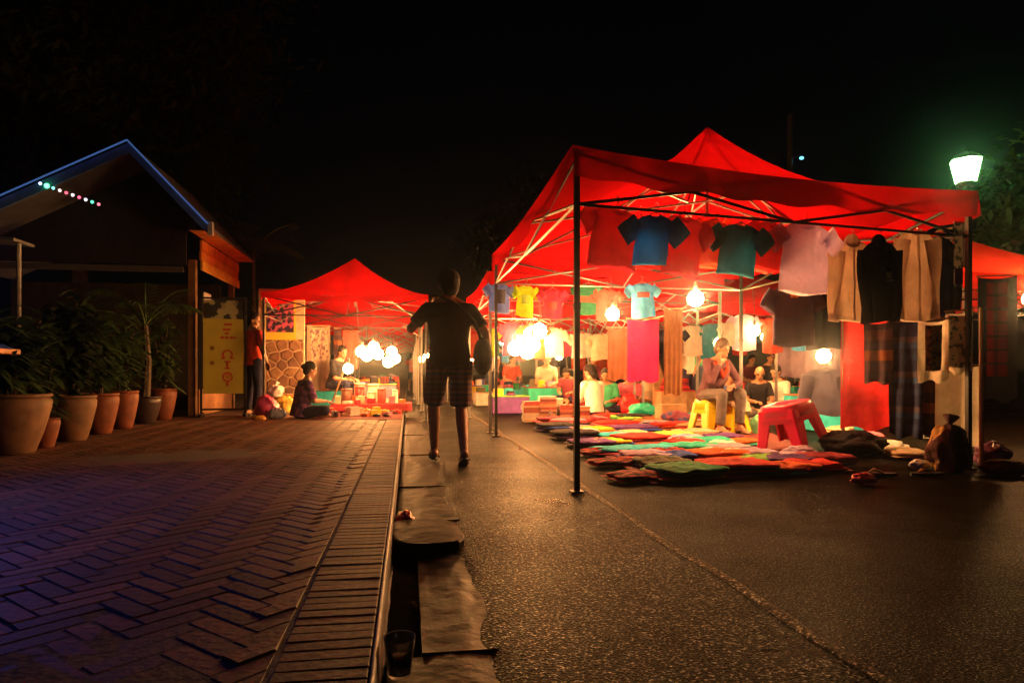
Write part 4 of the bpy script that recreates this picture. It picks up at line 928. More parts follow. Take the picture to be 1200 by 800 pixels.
def person(label, loc, rz, J, shirt, trousers, skin=None, hair='short', hairmat=None, sleeve=.5, leg=1.0, scale=1.0, vox=.010, long_hair=0, shirt_name='shirt', curl=.7, foot=None, group=None, fat=1.0, baggy=1.0, hairk=1.0):
    skin = skin or M_SKIN2; hairmat = hairmat or M_HAIR
    t = thing('person', label, 'person', loc, rz, group); t.scale = (scale,) * 3
    rt = (J['sh'][1] - J['sh'][0]).normalized(); pel, ch, nk, hd = J['pel'], J['chest'], J['neck'], J['head']
    hipr = V(1, 0, 0); hips = [pel + V(-J['hip'], 0, -.03), pel + V(J['hip'], 0, -.03)]
    yaw, pitch = J['look']; HM = Euler((R(-pitch), 0, R(yaw))).to_matrix()
    m = MB(); w0 = .70 if not fat else fat
    sp = [(pel + (pel - ch).normalized() * .06, .12, .085), (pel, .15, .105), (pel.lerp(ch, .4), .125, .092), (ch, .155, .105), (ch + (nk - ch) * .55, .15, .085), (ch + (nk - ch) * .95, .075, .06)]
    loft(m, sp, rt)
    m.cap(nk - (hd - nk) * .25, hd - (hd - nk) * .3, .060, .054)
    for k in range(2): m.cap(nk + (hd - nk) * .15, J['sh'][k] + V(0, 0, -.01), .045, .045)
    m.ell(hd + HM @ V(0, -.008, .020), (.078, .096, .092), HM, 16, 12)           # skull
    m.ell(hd + HM @ V(0, .028, -.055), (.056, .062, .068), HM, 14, 10)            # jaw
    m.ell(hd + HM @ V(0, .085, -.018), (.013, .02, .026), HM, 8, 6); m.ell(hd + HM @ V(0, .096, -.03), (.015, .013, .011), HM, 8, 6)
    for sx in (-1, 1):
        m.ell(hd + HM @ V(sx * .078, -.005, -.012), (.011, .02, .032), HM, 8, 6); m.ell(hd + HM @ V(sx * .033, .072, .018), (.026, .016, .010), HM, 8, 6)
        k = 0 if sx < 0 else 1; sh, el, wr = J['sh'][k], J['el'][k], J['wr'][k]
        m.cap(sh, el, .052, .040); m.cap(el, el.lerp(wr, .35), .040, .041); m.cap(el.lerp(wr, .35), wr, .041, .026)
        d = (wr - el); nrm = J.get('palm', [V(0, 0, -1), V(0, 0, -1)])[k]; fingers(m, wr, d, nrm, -sx, J.get('curl', [curl, curl])[k], vox)
        kn, an = J['kn'][k], J['an'][k]; hp = hips[k]
        m.cap(hp, kn, .082, .056); m.cap(kn, kn.lerp(an, .3), .055, .056); m.cap(kn.lerp(an, .3), an, .056, .036)
        td = J['toe'][k].normalized(); bk = an - td * .045 + V(0, 0, -.035)
        m.cap(bk, an + td * .06 + V(0, 0, -.035), .036, .034); m.cap(an + td * .05 + V(0, 0, -.045), an + td * .165 + V(0, 0, -.058), .038, .024); m.cap(an, an + td * .07 + V(0, 0, -.03), .034, .03)
        for q in range(5): s_ = td.cross(V(0, 0, 1)) * sx; m.cap(an + td * .15 + s_ * (-.03 + .016 * q) + V(0, 0, -.066), an + td * (.195 - .01 * q) + s_ * (-.03 + .016 * q) + V(0, 0, -.068), .011, .008, 6)
    body = remesh(m.build('body', skin, t, True), vox, 3)
    for sx in (-1, 1):
        e = MB(); e.ell(hd + HM @ V(sx * .032, .083, .0), (.015, .008, .007), HM, 8, 6); e.build('eye', M_EYE, body)
        e = MB(); e.ell(hd + HM @ V(sx * .034, .088, .024), (.022, .006, .005), HM, 8, 6); e.build('eyebrow', hairmat, body)
    e = MB(); e.ell(hd + HM @ V(0, .083, -.066), (.024, .009, .008), HM, 8, 6); e.build('mouth', M_LIP, body)
    # hair
    h = MB()
    if hair != 'bald':
        h.ell(hd + HM @ V(0, -.022, .038), (.090 * hairk, .102 * hairk, .100 * hairk), HM, 14, 10)
        h.ell(hd + HM @ V(0, -.055, -.015), (.076 * hairk, .06 * hairk, .085 * hairk), HM, 12, 8)
        rnd = random.Random(len(label))
        for k in range(22):
            a = rnd.uniform(0, 6.28); q = rnd.uniform(.1, 1); h.ell(hd + HM @ V(.07 * math.cos(a) * q, -.02 + .07 * math.sin(a) * q, .05 + .075 * (1 - q * q) ** .5), (.022, .022, .016), HM, 6, 5)
        if long_hair:
            loft(h, [(hd + HM @ V(0, -.03, .06), .08, .07), (hd + HM @ V(0, -.07, -.04), .085, .055), (hd + HM @ V(0, -.09, -.04 - long_hair * .5), .075, .045), (hd + HM @ V(0, -.08, -.04 - long_hair), .04, .025)], rt)
        if hair == 'bun': h.ell(hd + HM @ V(0, -.11, .03), (.05, .045, .045), None, 10, 8)
        remesh(h.build('hair', hairmat, t, True), max(vox, .009), 2)
    # shirt
    s = MB(); inf = .020
    hem = pel + (pel - ch).normalized() * (.10 if shirt_name != 'blouse' else .06)
    loft(s, [(hem, .165 * fat, .128 * fat), (pel, .168 * fat, .128 * fat), (pel.lerp(ch, .4), .152 * fat, .122 * fat), (ch, .176 * fat, .126 * fat), (ch + (nk - ch) * .5, .172, .108), (ch + (nk - ch) * .85, .10, .08)], rt, 20)
    for k in range(2):
        sh, el, wr = J['sh'][k], J['el'][k], J['wr'][k]
        s.cap(nk.lerp(sh, .35) - V(0, 0, .035), sh, .060, .060); s.cap(sh, sh.lerp(el, .5), .060, .058)
        if sleeve <= 1: s.tube([sh, sh.lerp(el, .5), sh.lerp(el, sleeve)], [.06, .062, .064], 12)
        else:
            s.cap(sh, el, .060, .052); s.tube([el, el.lerp(wr, sleeve - 1)], [.052, .040], 12)
    remesh(s.build(shirt_name, shirt, t, True), max(vox, .010), 3)
    # trousers
    p = MB(); loft(p, [(pel + (pel - ch).normalized() * .08, .15, .115), (pel, .166, .122), (pel.lerp(ch, .25), .15, .115)], hipr)
    for k in range(2):
        hp, kn, an = hips[k], J['kn'][k], J['an'][k]
        if leg <= 1: p.tube([hp, hp.lerp(kn, .5), hp.lerp(kn, leg)], [.104 * baggy, .098 * baggy, .096 * baggy], 12)
        else:
            p.cap(hp, kn, .100, .074); p.tube([kn, kn.lerp(an, leg - 1)], [.072, .062], 12)
    remesh(p.build('trousers' if leg > 1.1 else 'shorts', trousers, t, True), max(vox, .010), 3)
    if foot:
        for k in range(2):
            an, td = J['an'][k], J['toe'][k].normalized(); f = MB(); c = an + td * .06; sd = td.cross(V(0, 0, 1))
            f.rings([[c + td * .135 * math.cos(q) + sd * (.044 + .008 * math.cos(q)) * math.sin(q) + V(0, 0, zz) for q in [2 * math.pi * j / 16 for j in range(16)]] for zz in (-.086, -.070)]); o = f.build('sandal', foot, t, True)
            f = MB(); f.tube([an + td * .11 + V(0, 0, -.03), an + td * .06 + sd * .04 + V(0, 0, -.05), an + td * .0 + sd * .045 + V(0, 0, -.07)], .008, 6); f.tube([an + td * .11 + V(0, 0, -.03), an + td * .06 - sd * .04 + V(0, 0, -.05), an - sd * .045 + V(0, 0, -.07)], .008, 6); f.build('strap', foot, o)
    return t
C_DARK = fabric('dark_tee', (.018, .017, .022), 0, .2, 7, .6); C_PLAID = banded('plaid_shorts', [(.10, .04, .07), (.18, .06, .07), (.07, .05, .10), (.22, .10, .09)], 2, 11, (.6, .5, .6))
C_FLOR = fabric('floral_purple', (.07, .03, .14), 0, .3, 7, .5, (.24, .07, .22), 13); C_NAVY = fabric('navy_trousers', (.02, .022, .06), 0, .3, 8, .5); C_JEAN = fabric('jeans', (.05, .07, .12), 0, .3, 8, .5)
C_REDS = fabric('red_shirt', (.55, .05, .02), 0, .2, 7, .5); C_WHITE = fabric('white_shirt', (.70, .66, .60), 0, .1, 7, .5); C_JACK = fabric('plum_jacket', (.12, .055, .075), 0, .25, 7, .6); C_GREYP = fabric('grey_trousers', (.14, .12, .12), 0, .25, 7, .6)
C_GRN = fabric('green_tee', (.05, .42, .22), 0, .2, 7, .5); C_SAGE = fabric('sage_vest', (.30, .36, .28), 0, .2, 7, .5); C_MAR = fabric('maroon_top', (.18, .03, .05), 0, .2, 7, .5); C_BEI = fabric('beige_cloth', (.50, .38, .26), 0, .2, 7, .5)

wk = G(527, 543); J = pose_base('walk'); J['look'] = (6, 6); J['head'] = V(0, .08, 1.555); J['palm'] = [V(1, 0, 0), V(-1, 0, 0)]; J['curl'] = [1.3, .9]; J['sh'] = [J['chest'] + V(-.19, 0, .085), J['chest'] + V(.19, 0, .085)]; J['hip'] = .10; J['kn'] = [V(-.115, .20, .52), V(.105, .04, .49)]; J['an'] = [V(-.10, .30, .10), V(.085, -.28, .14)]; J['toe'] = [V(0, 1, .10), V(.05, 1, -.40)]; J['el'][0] = V(-.33, .06, 1.17); J['wr'][0] = V(-.16, .22, 1.40); J['el'][1] = V(.31, -.05, 1.13); J['wr'][1] = V(.34, .05, .92)
walker = person('man in dark t-shirt and plaid shorts walking away with one hand raised', (wk.x, wk.y, -.005), R(4), J, C_DARK, C_PLAID, M_SKIN2, sleeve=.75, leg=.97, scale=1.02, vox=.008, foot=M_RUBBER, fat=1.10, baggy=1.0, hairk=1.12)
ph = thing('camera_gadget', 'small black camera held up by the walking man', 'camera', (wk.x, wk.y, -.005), R(4))
m = MB(); m.bbox((-.10, .33, 1.50), (.10, .035, .065), .006); m.build('housing', M_RUBBER, ph); m = MB(); m.tube([(-.10, .345, 1.50), (-.10, .38, 1.50)], .024, 12); m.build('lens', M_STEEL, ph)
bgt = thing('shoulder_bag', 'dark shoulder bag hanging at the walking man\'s hip', 'bag', (wk.x, wk.y, -.005), R(4))
m = MB(); m.ell((.285, -.06, .95), (.085, .14, .17), None, 14, 10); m.build('pouch', fabric('bag_black', (.02, .017, .02), 0, .3, 9, .6), bgt, True)
m = MB(); m.tube([(.27, -.08, 1.09), (.20, -.15, 1.25), (.04, -.14, 1.40), (-.10, -.06, 1.48), (-.14, .04, 1.49)], .014, 6); m.build('strap', C_DARK, bgt)

wl = G(352, 490, PZ); J = pose_base('cross'); J['look'] = (-6, 14); J['curl'] = [.6, .9]
person('woman in purple flowered shirt sitting cross legged beside the lamp stick', (wl.x, wl.y, PZ), R(-62), J, C_FLOR, C_NAVY, M_SKIN, hair='bun', sleeve=.9, leg=1.9, scale=1.0, vox=.009, fat=1.12)
sr = P(296, 437, 11.2); J = pose_base('stand'); J['look'] = (-60, 4)
person('person in orange red shirt standing between the yellow sign and the stones', (sr.x, sr.y, PZ), R(-40), J, C_REDS, C_NAVY, M_SKIN2, sleeve=.85, leg=1.95, scale=1.0, foot=M_RUBBER)
p = P(391, 437, 13.2); J = pose_base('stool'); J['look'] = (-20, 10)
person('dark clothed seller sitting by the hanging textiles in the left stall', (p.x, p.y, PZ - .02), R(-120), J, C_DARK, C_NAVY, M_SKIN2, sleeve=.9, leg=1.9, vox=.012)
p = P(483, 437, 31); J = pose_base('walk')
person('distant person in bright red top walking along the street', (p.x, p.y, 0), R(10), J, C_REDS, C_JEAN, M_SKIN2, sleeve=.8, leg=.95, vox=.014)
# stool vendor
vp = G(832, 505, .02); J = pose_base('stool'); J['look'] = (14, 18); J['chest'] = V(.0, .13, .82); J['neck'] = V(0, .19, .97); J['head'] = V(0.01, .25, 1.11); J['sh'] = [J['chest'] + V(-.17, 0, .11), J['chest'] + V(.17, 0, .11)]
J['el'] = [V(-.28, .24, .66), V(.24, .30, .68)]; J['wr'] = [V(-.06, .36, .62), V(.05, .26, .92)]; J['palm'] = [V(0, 0, -1), V(0, 1, 0)]
vendor = person('grey haired vendor in plum jacket sitting on the yellow stool, hand at chin', (vp.x, vp.y, .012), R(196), J, C_JACK, C_GREYP, M_SKIN, hairmat=M_GHAIR, sleeve=1.85, leg=1.9, vox=.008, shirt_name='jacket', fat=1.08, foot=M_RUBBER)
m = MB(); m.tube([V(-.10, .20, .93), V(-.05, .27, .82), V(0, .26, .74)], [.03, .028, .02], 8); m.tube([V(.10, .20, .93), V(.05, .27, .82), V(0, .26, .72)], [.03, .028, .02], 8); m.build('scarf', fabric('red_scarf', (.45, .06, .03), 0), vendor, True)
# seated pair at the inner stall
p = P(887, 437, 12.6); J = pose_base('cross'); J['look'] = (-10, 26)
person('bald man in black t-shirt sitting and looking down at his hands', (p.x, p.y, .012), R(168), J, C_DARK, C_GREYP, M_SKIN, hair='bald', sleeve=.7, leg=.8, vox=.009, scale=1.05)
p = P(916, 437, 12.9); J = pose_base('cross'); J['look'] = (10, 22)
person('young person in white long sleeved shirt sitting beside the bald man', (p.x, p.y, .012), R(110), J, C_WHITE, C_GREYP, M_SKIN, sleeve=1.8, leg=1.9, vox=.009, scale=1.08)
p = P(898, 437, 15); J = pose_base('stool'); J['look'] = (0, 6)
person('person in dark top sitting higher behind the bald man', (p.x, p.y, .012), R(178), J, C_DARK, C_NAVY, M_SKIN, sleeve=.8, leg=1.8, vox=.012)
p = P(862, 437, 14.5); J = pose_base('cross'); J['look'] = (15, 10)
person('person in red top sitting among papers behind the stool vendor', (p.x, p.y, .012), R(150), J, C_REDS, C_NAVY, M_SKIN, sleeve=.8, leg=1.8, vox=.012)
# second right stall
p = P(697, 437, 12.3); J = pose_base('cross'); J['look'] = (20, 14)
person('woman in white blouse sitting with her back turned beside the book stacks', (p.x, p.y, .012), R(18), J, C_WHITE, C_NAVY, M_SKIN, sleeve=1.4, leg=1.8, vox=.009, scale=1.08, long_hair=.10, shirt_name='blouse')
p = P(640, 437, 14.2); J = pose_base('stool'); J['look'] = (0, 16)
person('girl in sage green vest sitting on a low stool under the bulb cluster', (p.x, p.y, .012), R(172), J, C_SAGE, C_BEI, M_SKIN, sleeve=.25, leg=.6, vox=.010, scale=.94, long_hair=.06)
p = P(667, 437, 13.6); J = pose_base('cross'); J['look'] = (25, 30); J['head'] = V(.0, .24, .70)
person('child in maroon top hunched over between the girl and the white blouse', (p.x, p.y, .20), R(150), J, C_MAR, C_NAVY, M_SKIN2, sleeve=.5, leg=1.6, vox=.010, scale=.85)
p = P(808, 437, 13.5); J = pose_base('stand'); J['look'] = (20, 0)
person('woman with long dark hair and white top standing with her back turned', (p.x, p.y, .012), R(10), J, C_WHITE, C_NAVY, M_SKIN, sleeve=.6, leg=1.9, vox=.011, scale=.93, long_hair=.24)
p = P(822, 437, 12.4); J = pose_base('stand'); J['look'] = (70, 5)
person('person in green top standing beside the long haired woman', (p.x, p.y, .012), R(60), J, C_GRN, C_JEAN, M_SKIN, sleeve=.6, leg=1.9, vox=.011, scale=.98)

p = P(738, 437, 13.4); J = pose_base('cross'); J['look'] = (-20, 10)
person('person in pink top sitting behind the red and teal bags', (p.x, p.y, .012), R(160), J, fabric('pink_top', (.6, .12, .2), 0), C_JEAN, M_SKIN, sleeve=.7, leg=1.8, vox=.011, long_hair=.12)
p = P(598, 437, 17.5); J = pose_base('stool'); J['look'] = (10, 5)
person('person in red top sitting far under the second canopies', (p.x, p.y, .012), R(190), J, C_REDS, C_NAVY, M_SKIN, sleeve=.7, leg=1.8, vox=.012)
p = P(575, 437, 20); J = pose_base('stand'); J['look'] = (0, 5)
person('person in white top standing far down the right stall row', (p.x, p.y, .012), R(150), J, C_WHITE, C_JEAN, M_SKIN, sleeve=.7, leg=1.9, vox=.012)
p = P(853, 437, 11.6); J = pose_base('cross'); J['look'] = (-10, 10)
person('person in blue top sitting behind the towel draped stool', (p.x, p.y, .012), R(175), J, fabric('blue_top', (.06, .12, .4), 0), C_GREYP, M_SKIN, sleeve=.7, leg=1.8, vox=.011)
for (px, d, rz, kind, mt, lb) in ((945, 13.8, 185, 'cross', C_REDS, 'person in red top sitting in front of the lilac sheet'), (838, 15.5, 160, 'stool', C_WHITE, 'person in white top seated deep behind the stool vendor'), (690, 16, 200, 'stool', C_MAR, 'person in maroon top seated far behind the woman in white'), (925, 16.5, 170, 'stool', C_SAGE, 'person in sage top seated behind the white shirted youth'), (875, 17, 190, 'stool', C_MAR, 'person in maroon top seated far behind the bald man'), (712, 13.2, 150, 'cross', C_GRN, 'person in green top sitting beside the woman in white'), (760, 14.6, 175, 'cross', C_BEI, 'person in beige top sitting behind the leaning board')):
    p = P(px, 437, d); J = pose_base(kind); J['look'] = (px % 30 - 15, 12)
    person(lb, (p.x, p.y, .012), R(rz), J, mt, C_NAVY, M_SKIN, sleeve=.8, leg=1.8, vox=.012)
# ------------------------------------------------------------------ stools, bags, boxes
def stool(label, loc, rz, col_, h=.45, top=.15, base=.21, rx=0, ry=0):
    mt = plain('plastic_%s' % col_[0], col_[1], .28, .05, 3, .03, .002); t = thing('plastic_stool', label, 'stool', loc, rz, None, rx, ry)
    def sqr(r, z, n=32, e=5):
        return [Vector((math.cos(a) * (abs(math.cos(a)) ** e + abs(math.sin(a)) ** e) ** (-1 / e) * r, math.sin(a) * (abs(math.cos(a)) ** e + abs(math.sin(a)) ** e) ** (-1 / e) * r, z)) for a in [2 * math.pi * j / n for j in range(n)]]
    m = MB(); m.rings([sqr(top * 1.0 + (base - top) * .32, h * .66), sqr(top * 1.03, h - .05), sqr(top * 1.02, h - .012), sqr(top * .97, h), sqr(top * .8, h - .004), sqr(.035, h - .008), sqr(.02, h - .02)], cap=True); m.build('seat', mt, t, True)
    for sx in (-1, 1):
        for sy in (-1, 1):
            m = MB(); rs = []
            for k in range(6):
                u = k / 5; r = top * 1.0 + (base - top) * u; z = (h - .045) * (1 - u); w_ = .155 - .05 * u
                cx, cy = sx * (r - w_ * .5), sy * (r - w_ * .5)
                rs.append([Vector((cx + sx * w_ * .5, cy - sy * w_ * .5, z)), Vector((cx + sx * w_ * .5, cy + sy * w_ * .38, z)), Vector((cx + sx * w_ * .38, cy + sy * w_ * .5, z)), Vector((cx - sx * w_ * .5, cy + sy * w_ * .5, z)), Vector((cx - sx * w_ * .5, cy + sy * w_ * .30, z)), Vector((cx + sx * w_ * .28, cy + sy * w_ * .28, z)), Vector((cx + sx * w_ * .30, cy - sy * w_ * .5, z))])
            m.rings(rs); m.build('leg', mt, t, False)
    for k in range(4):
        a = k * math.pi / 2; m = MB(); r = top * 1.02 + (base - top) * .35; z = h * .63
        m.box(Matrix.Rotation(a, 3, 'Z') @ V(r - .008, 0, z), (.012, 2 * r - .12, .05), Matrix.Rotation(a, 3, 'Z')); m.build('brace', mt, t)
    return t
stool('bright pink plastic stool tipped forward on the folded clothes', G(936, 527, .03) + V(0, .1, .055), R(28), ('pink', (.78, .015, .09)), .42, .20, .255, R(-7), R(-9))
stool('yellow plastic stool under the grey haired vendor', (vp.x, vp.y, .012), R(14), ('yellow', (.75, .55, .02)), .44, .16, .22)
stool('yellow plastic stool draped with a beige towel beside the vendor', G(852, 507, .012) + V(.12, .15, 0), R(30), ('yellow2', (.72, .50, .02)), .42, .15, .2)
tw = G(852, 507, .012) + V(.12, .15, 0)
m = MB(); m.grid(16, 16, lambda u, v: (.34 * (u - .5) * (1 + .1 * math.sin(v * 7)), .40 * (v - .5) * .9 - .05, (.445 - 1.0 * max(0, abs(v - .45) - .30) ** 1.0 * 1.1 - .9 * max(0, abs(u - .5) - .40) + .008 * noise.noise((u * 7, v * 7, 2)))))
o = m.build('towel', fabric('beige_towel', (.52, .36, .24), 0, .2, 9), None, True, (tw.x, tw.y, .012)); o.rotation_euler = (0, 0, R(30)); tag(o, 'beige towel thrown over the yellow stool', 'towel')
def blob(name, label, loc, r, mat, cat='bag', knot=None, seed=0, flat=.0, rz=0, parts=True):
    t = thing(name, label, cat, loc, rz); m = MB(); n, k = 44, 26
    def pt(a, b):
        d = V(math.cos(a) * math.sin(b), math.sin(a) * math.sin(b), -math.cos(b)); sd = V(seed * 3.7, seed, 0)
        q = .86 + .30 * noise.noise(d * 1.5 + sd) + .12 * ridge(d * 2.6 + sd) + .07 * ridge(d * 5.5 + sd) + .03 * ridge(d * 12 + sd)
        up = (1 - math.cos(b)) * .5; q *= 1.12 - .30 * up ** 2
        p = V(d.x * r[0] * q, d.y * r[1] * q, d.z * r[2] * q + r[2]); p.z = max(.0, p.z - r[2] * .22); return p
    m.rings([[pt(2 * math.pi * j / n, max(.04, math.pi * i / k)) for j in range(n)] for i in range(k)] + [[pt(2 * math.pi * j / n, math.pi - .04) for j in range(n)]]); m.build('sack', mat, t, True)
    if knot:
        m = MB(); m.tube([V(0, 0, r[2] * 1.35), V(0, 0, r[2] * 1.55), V(.01, 0, r[2] * 1.7), V(.03, .01, r[2] * 1.95)], [r[0] * .5, r[0] * .3, r[0] * .13, r[0] * .4], 11); m.build('knot', mat, t, True)
    return t
PL = {k: plain('bagplastic_' + k, c, .3, .2, 9, .6, .03) for k, c in dict(red=(.75, .02, .03), pink=(.75, .08, .25), white=(.65, .62, .62), green=(.18, .55, .30), teal=(.02, .50, .36), yellow=(.65, .45, .08), purple=(.30, .10, .22)).items()}
blob('duffel_bag', 'black slumped duffel bag behind the pink stool', G(998, 532, .012), (.30, .22, .14), fabric('bag_black2', (.02, .018, .024), 0, .3, 9, .7), seed=1)
o = blob('woven_sack', 'brown and gold woven sack standing at the base of the corner pole', G(1112, 551, .012), (.155, .13, .225), banded('sack_weave', [(.12, .05, .05), (.42, .22, .06), (.10, .05, .06)], 0, 5.5, (.7, .6, .6)), knot=True, seed=4)
blob('plastic_bag', 'crumpled red plastic bag lying on the bare road', G(1012, 566, .012), (.085, .06, .045), PL['red'], seed=6)
blob('plastic_bag', 'pale crumpled plastic bag beside the woven sack', G(1078, 548, .012), (.08, .06, .045), PL['white'], seed=7)
blob('purple_bundle', 'round purple bundle behind the corner pole', G(1162, 545, .012), (.13, .12, .12), PL['purple'], 'bundle', seed=8)
blob('dark_bundle', 'dark low bundle lying past the corner pole', G(1178, 555, .012), (.17, .12, .07), fabric('bundle_dark', (.07, .05, .045), 0, .3, 8), 'bundle', seed=9)
blob('plastic_bag', 'pale green plastic bag standing behind the pink stool', G(889, 508, .012), (.10, .08, .15), PL['green'], knot=True, seed=10)
blob('plastic_bag', 'teal plastic bag beside the leaning board', G(752, 490, .012), (.24, .18, .17), PL['teal'], seed=11)
blob('plastic_bag', 'bright red bag behind the teal bag', G(737, 486, .012), (.20, .16, .24), PL['red'], seed=12)
blob('patterned_bag', 'purple patterned bag beside the vendor\'s stool', G(792, 498, .012), (.20, .14, .14), fabric('bag_patt', (.28, .08, .14), 0, .3, 8, .5, (.10, .12, .32), 8), seed=13)
blob('plastic_bag', 'pink plastic bag heaped by the stone wall', G(312, 489, PZ), (.17, .14, .21), PL['pink'], seed=14)
blob('plastic_bag', 'white plastic bag with knotted handles on the bag heap', G(317, 486, PZ) + V(.05, .15, .30), (.13, .11, .13), PL['white'], knot=True, seed=15)
blob('plastic_bag', 'pale bluish bag on the ground behind the sitting woman', G(325, 490, PZ), (.13, .11, .10), plain('bagplastic_blue', (.40, .42, .60), .3, .2, 9, .6, .03), seed=16)
blob('plastic_bag', 'yellow bag leaning against the stones', G(333, 484, PZ), (.17, .14, .20), PL['yellow'], seed=17)
blob('snack_bag', 'small orange food bag at the foot of the sign', G(303, 492, PZ), (.10, .06, .04), plain('bagplastic_or', (.6, .28, .05), .4, .2), seed=18)
blob('cloth_heap', 'dark jacket tossed on the tan clothes behind the display', G(668, 482, .012), (.3, .2, .10), FC['black'], 'clothes', seed=19)
blob('cloth_heap', 'lilac plastic wrapped clothes at the foot of the pink stool', G(938, 534, .012), (.16, .10, .06), FC['lilac'], 'clothes', seed=20)
blob('plastic_bag', 'red plastic bag caught in the broken gutter', V(-.02, 3.62, -.045) , (.055, .13, .075), PL['red'], seed=22)
# flip flops
for (px, py, lb, rz) in ((1030, 557, 'dark flip flop beside the red plastic bag', 70), (1086, 557, 'dark flip flop beside the woven sack', 85)):
    q = G(px, py, .012); t = thing('flip_flop', lb, 'sandal', q, R(rz)); m = MB()
    m.rings([[V(.05 * (1 + .15 * math.sin(a)) * math.cos(a), .13 * math.sin(a), z) for a in [2 * math.pi * j / 18 for j in range(18)]] for z in (0, .024)]); m.build('sole', M_RUBBER, t)
    m = MB(); m.tube([V(.04, -.02, .024), V(.02, .03, .05), V(0, .07, .024)], .008, 6); m.tube([V(-.04, -.02, .024), V(-.02, .03, .05), V(0, .07, .024)], .008, 6); m.build('strap', plain('flipflop_strap', (.30, .18, .06), .5), t)
# cup at the kerb
q = G(461, 800, -.0); t = thing('plastic_cup', 'clear plastic cup standing in the gutter against the kerb', 'cup', (q.x + .015, q.y + .03, .006))
m = MB(); m.lathe([(.028, 0), (.030, .004), (.042, .10), (.0435, .103), (.0405, .10), (.029, .008), (.003, .006)], 20, cap=False); m.build('wall', glass('clear_cup', (.9, .9, .9)), t, True)
m = MB(); m.lathe([(.027, .008), (.031, .035), (.002, .036)], 16); m.build('drink', plain('drink', (.35, .13, .03), .3), t, True)

# ------------------------------------------------------------------ goods: boxes, books, jars, trays
def boxes(name, label, loc, dims, mat, group=None, rz=0, lid=None, cat='box'):
    t = thing(name, label, cat, loc, rz, group); m = MB(); m.bbox((0, 0, dims[2] / 2), dims, .004); m.build('carton', mat, t)
    m = MB(); m.bbox((0, 0, dims[2] + .004), (dims[0] * 1.02, dims[1] * 1.02, .012), .003); m.build('lid', lid or mat, t); return t
BOXM = [plain('box_%d' % k, c, .6, .2, 6, .1, .004) for k, c in enumerate([(.35, .09, .05), (.55, .36, .20), (.40, .06, .05), (.62, .52, .40), (.22, .07, .06), (.50, .18, .10)])]
def pile(name, label, p, n, lx, ly, th, cat, group=None, rz=0, cols=BOXM):
    """books or cloth-bound packets, each one a thing of its own"""
    z = p[2]
    for k in range(n):
        h = th * random.uniform(.7, 1.3); t = thing(name, label, cat, (p[0] + random.uniform(-.012, .012), p[1] + random.uniform(-.012, .012), z), rz + random.uniform(-.06, .06), group)
        mt = cols[random.randrange(len(cols))]
        m = MB(); m.box((0, 0, h / 2), (lx * .97, ly * .97, h * .86)); m.build('pages', M_PAPER if cat == 'book' else mt, t)
        m = MB(); m.box((0, 0, h * .035), (lx, ly, h * .07)); m.box((0, 0, h * .965), (lx, ly, h * .07)); m.box((0, -ly * .5 - .001, h / 2), (lx, .004, h)); m.build('cover', mt, t); z += h
G1 = 'book piles beside the woman in the white blouse'
for (px, nn) in ((622, 9), (641, 10), (664, 8), (680, 7)):
    q = G(px, 494, .012); pile('book', 'book in the piles beside the woman in white blouse', (q.x, q.y, .014), nn, .27, .22, .038, 'book', G1)
boxes('tall_box', 'pale upright box between the book piles', G(651, 493, .012), (.2, .2, .36), BOXM[3])
t = thing('bottle', 'water bottle with blue label standing by the book piles', 'bottle', G(645, 496, .012)); m = MB(); m.lathe([(.03, 0), (.034, .01), (.034, .15), (.015, .2), (.013, .23)], 14); m.build('body', glass('bottle_clear', (.8, .85, .95)), t, True); m = MB(); m.lathe([(.0345, .05), (.0345, .12)], 14); m.build('label_band', plain('blue_band', (.05, .15, .6), .5), t); m = MB(); m.lathe([(.015, .225), (.015, .25)], 10); m.build('cap', PL['red'], t)
# crates behind the vendor
boxes('wooden_chest', 'brown wooden chest with a red cloth behind the vendor', G(792, 486, .012), (.75, .45, .45), M_CARD, lid=FC['red'])
boxes('carton', 'open brown carton beside the vendor', G(800, 496, .012) + V(-.1, .25, 0), (.4, .32, .28), M_CARD)
bundle('red_cloth_pile', 'red folded blankets on the brown wooden chest', G(792, 486, .012) + V(0, 0, .465), 0, .5, .36, .22, FC['red'], FC['maroon'], cat='blanket')
for k, (px, py, mt, lb) in enumerate(((872, 492, 'white', 'white'), (858, 489, 'sand', 'sand coloured'), (905, 489, 'blue', 'blue'), (938, 497, 'black', 'black'), (985, 505, 'sand', 'tan'), (1040, 524, 'white', 'white'), (1060, 533, 'sand', 'pale sand'), (1010, 512, 'pink', 'pink'))):
    g0 = G(px, py, .012); bundle('folded_cloth', '%s folded cloth lying on the road %s' % (lb, 'behind the pink stool' if px < 960 else 'along the foot of the hanging cloths'), g0, R(10 + k * 9), .6, .34, .05, FC[mt], None, 'loose folded cloths', 2)
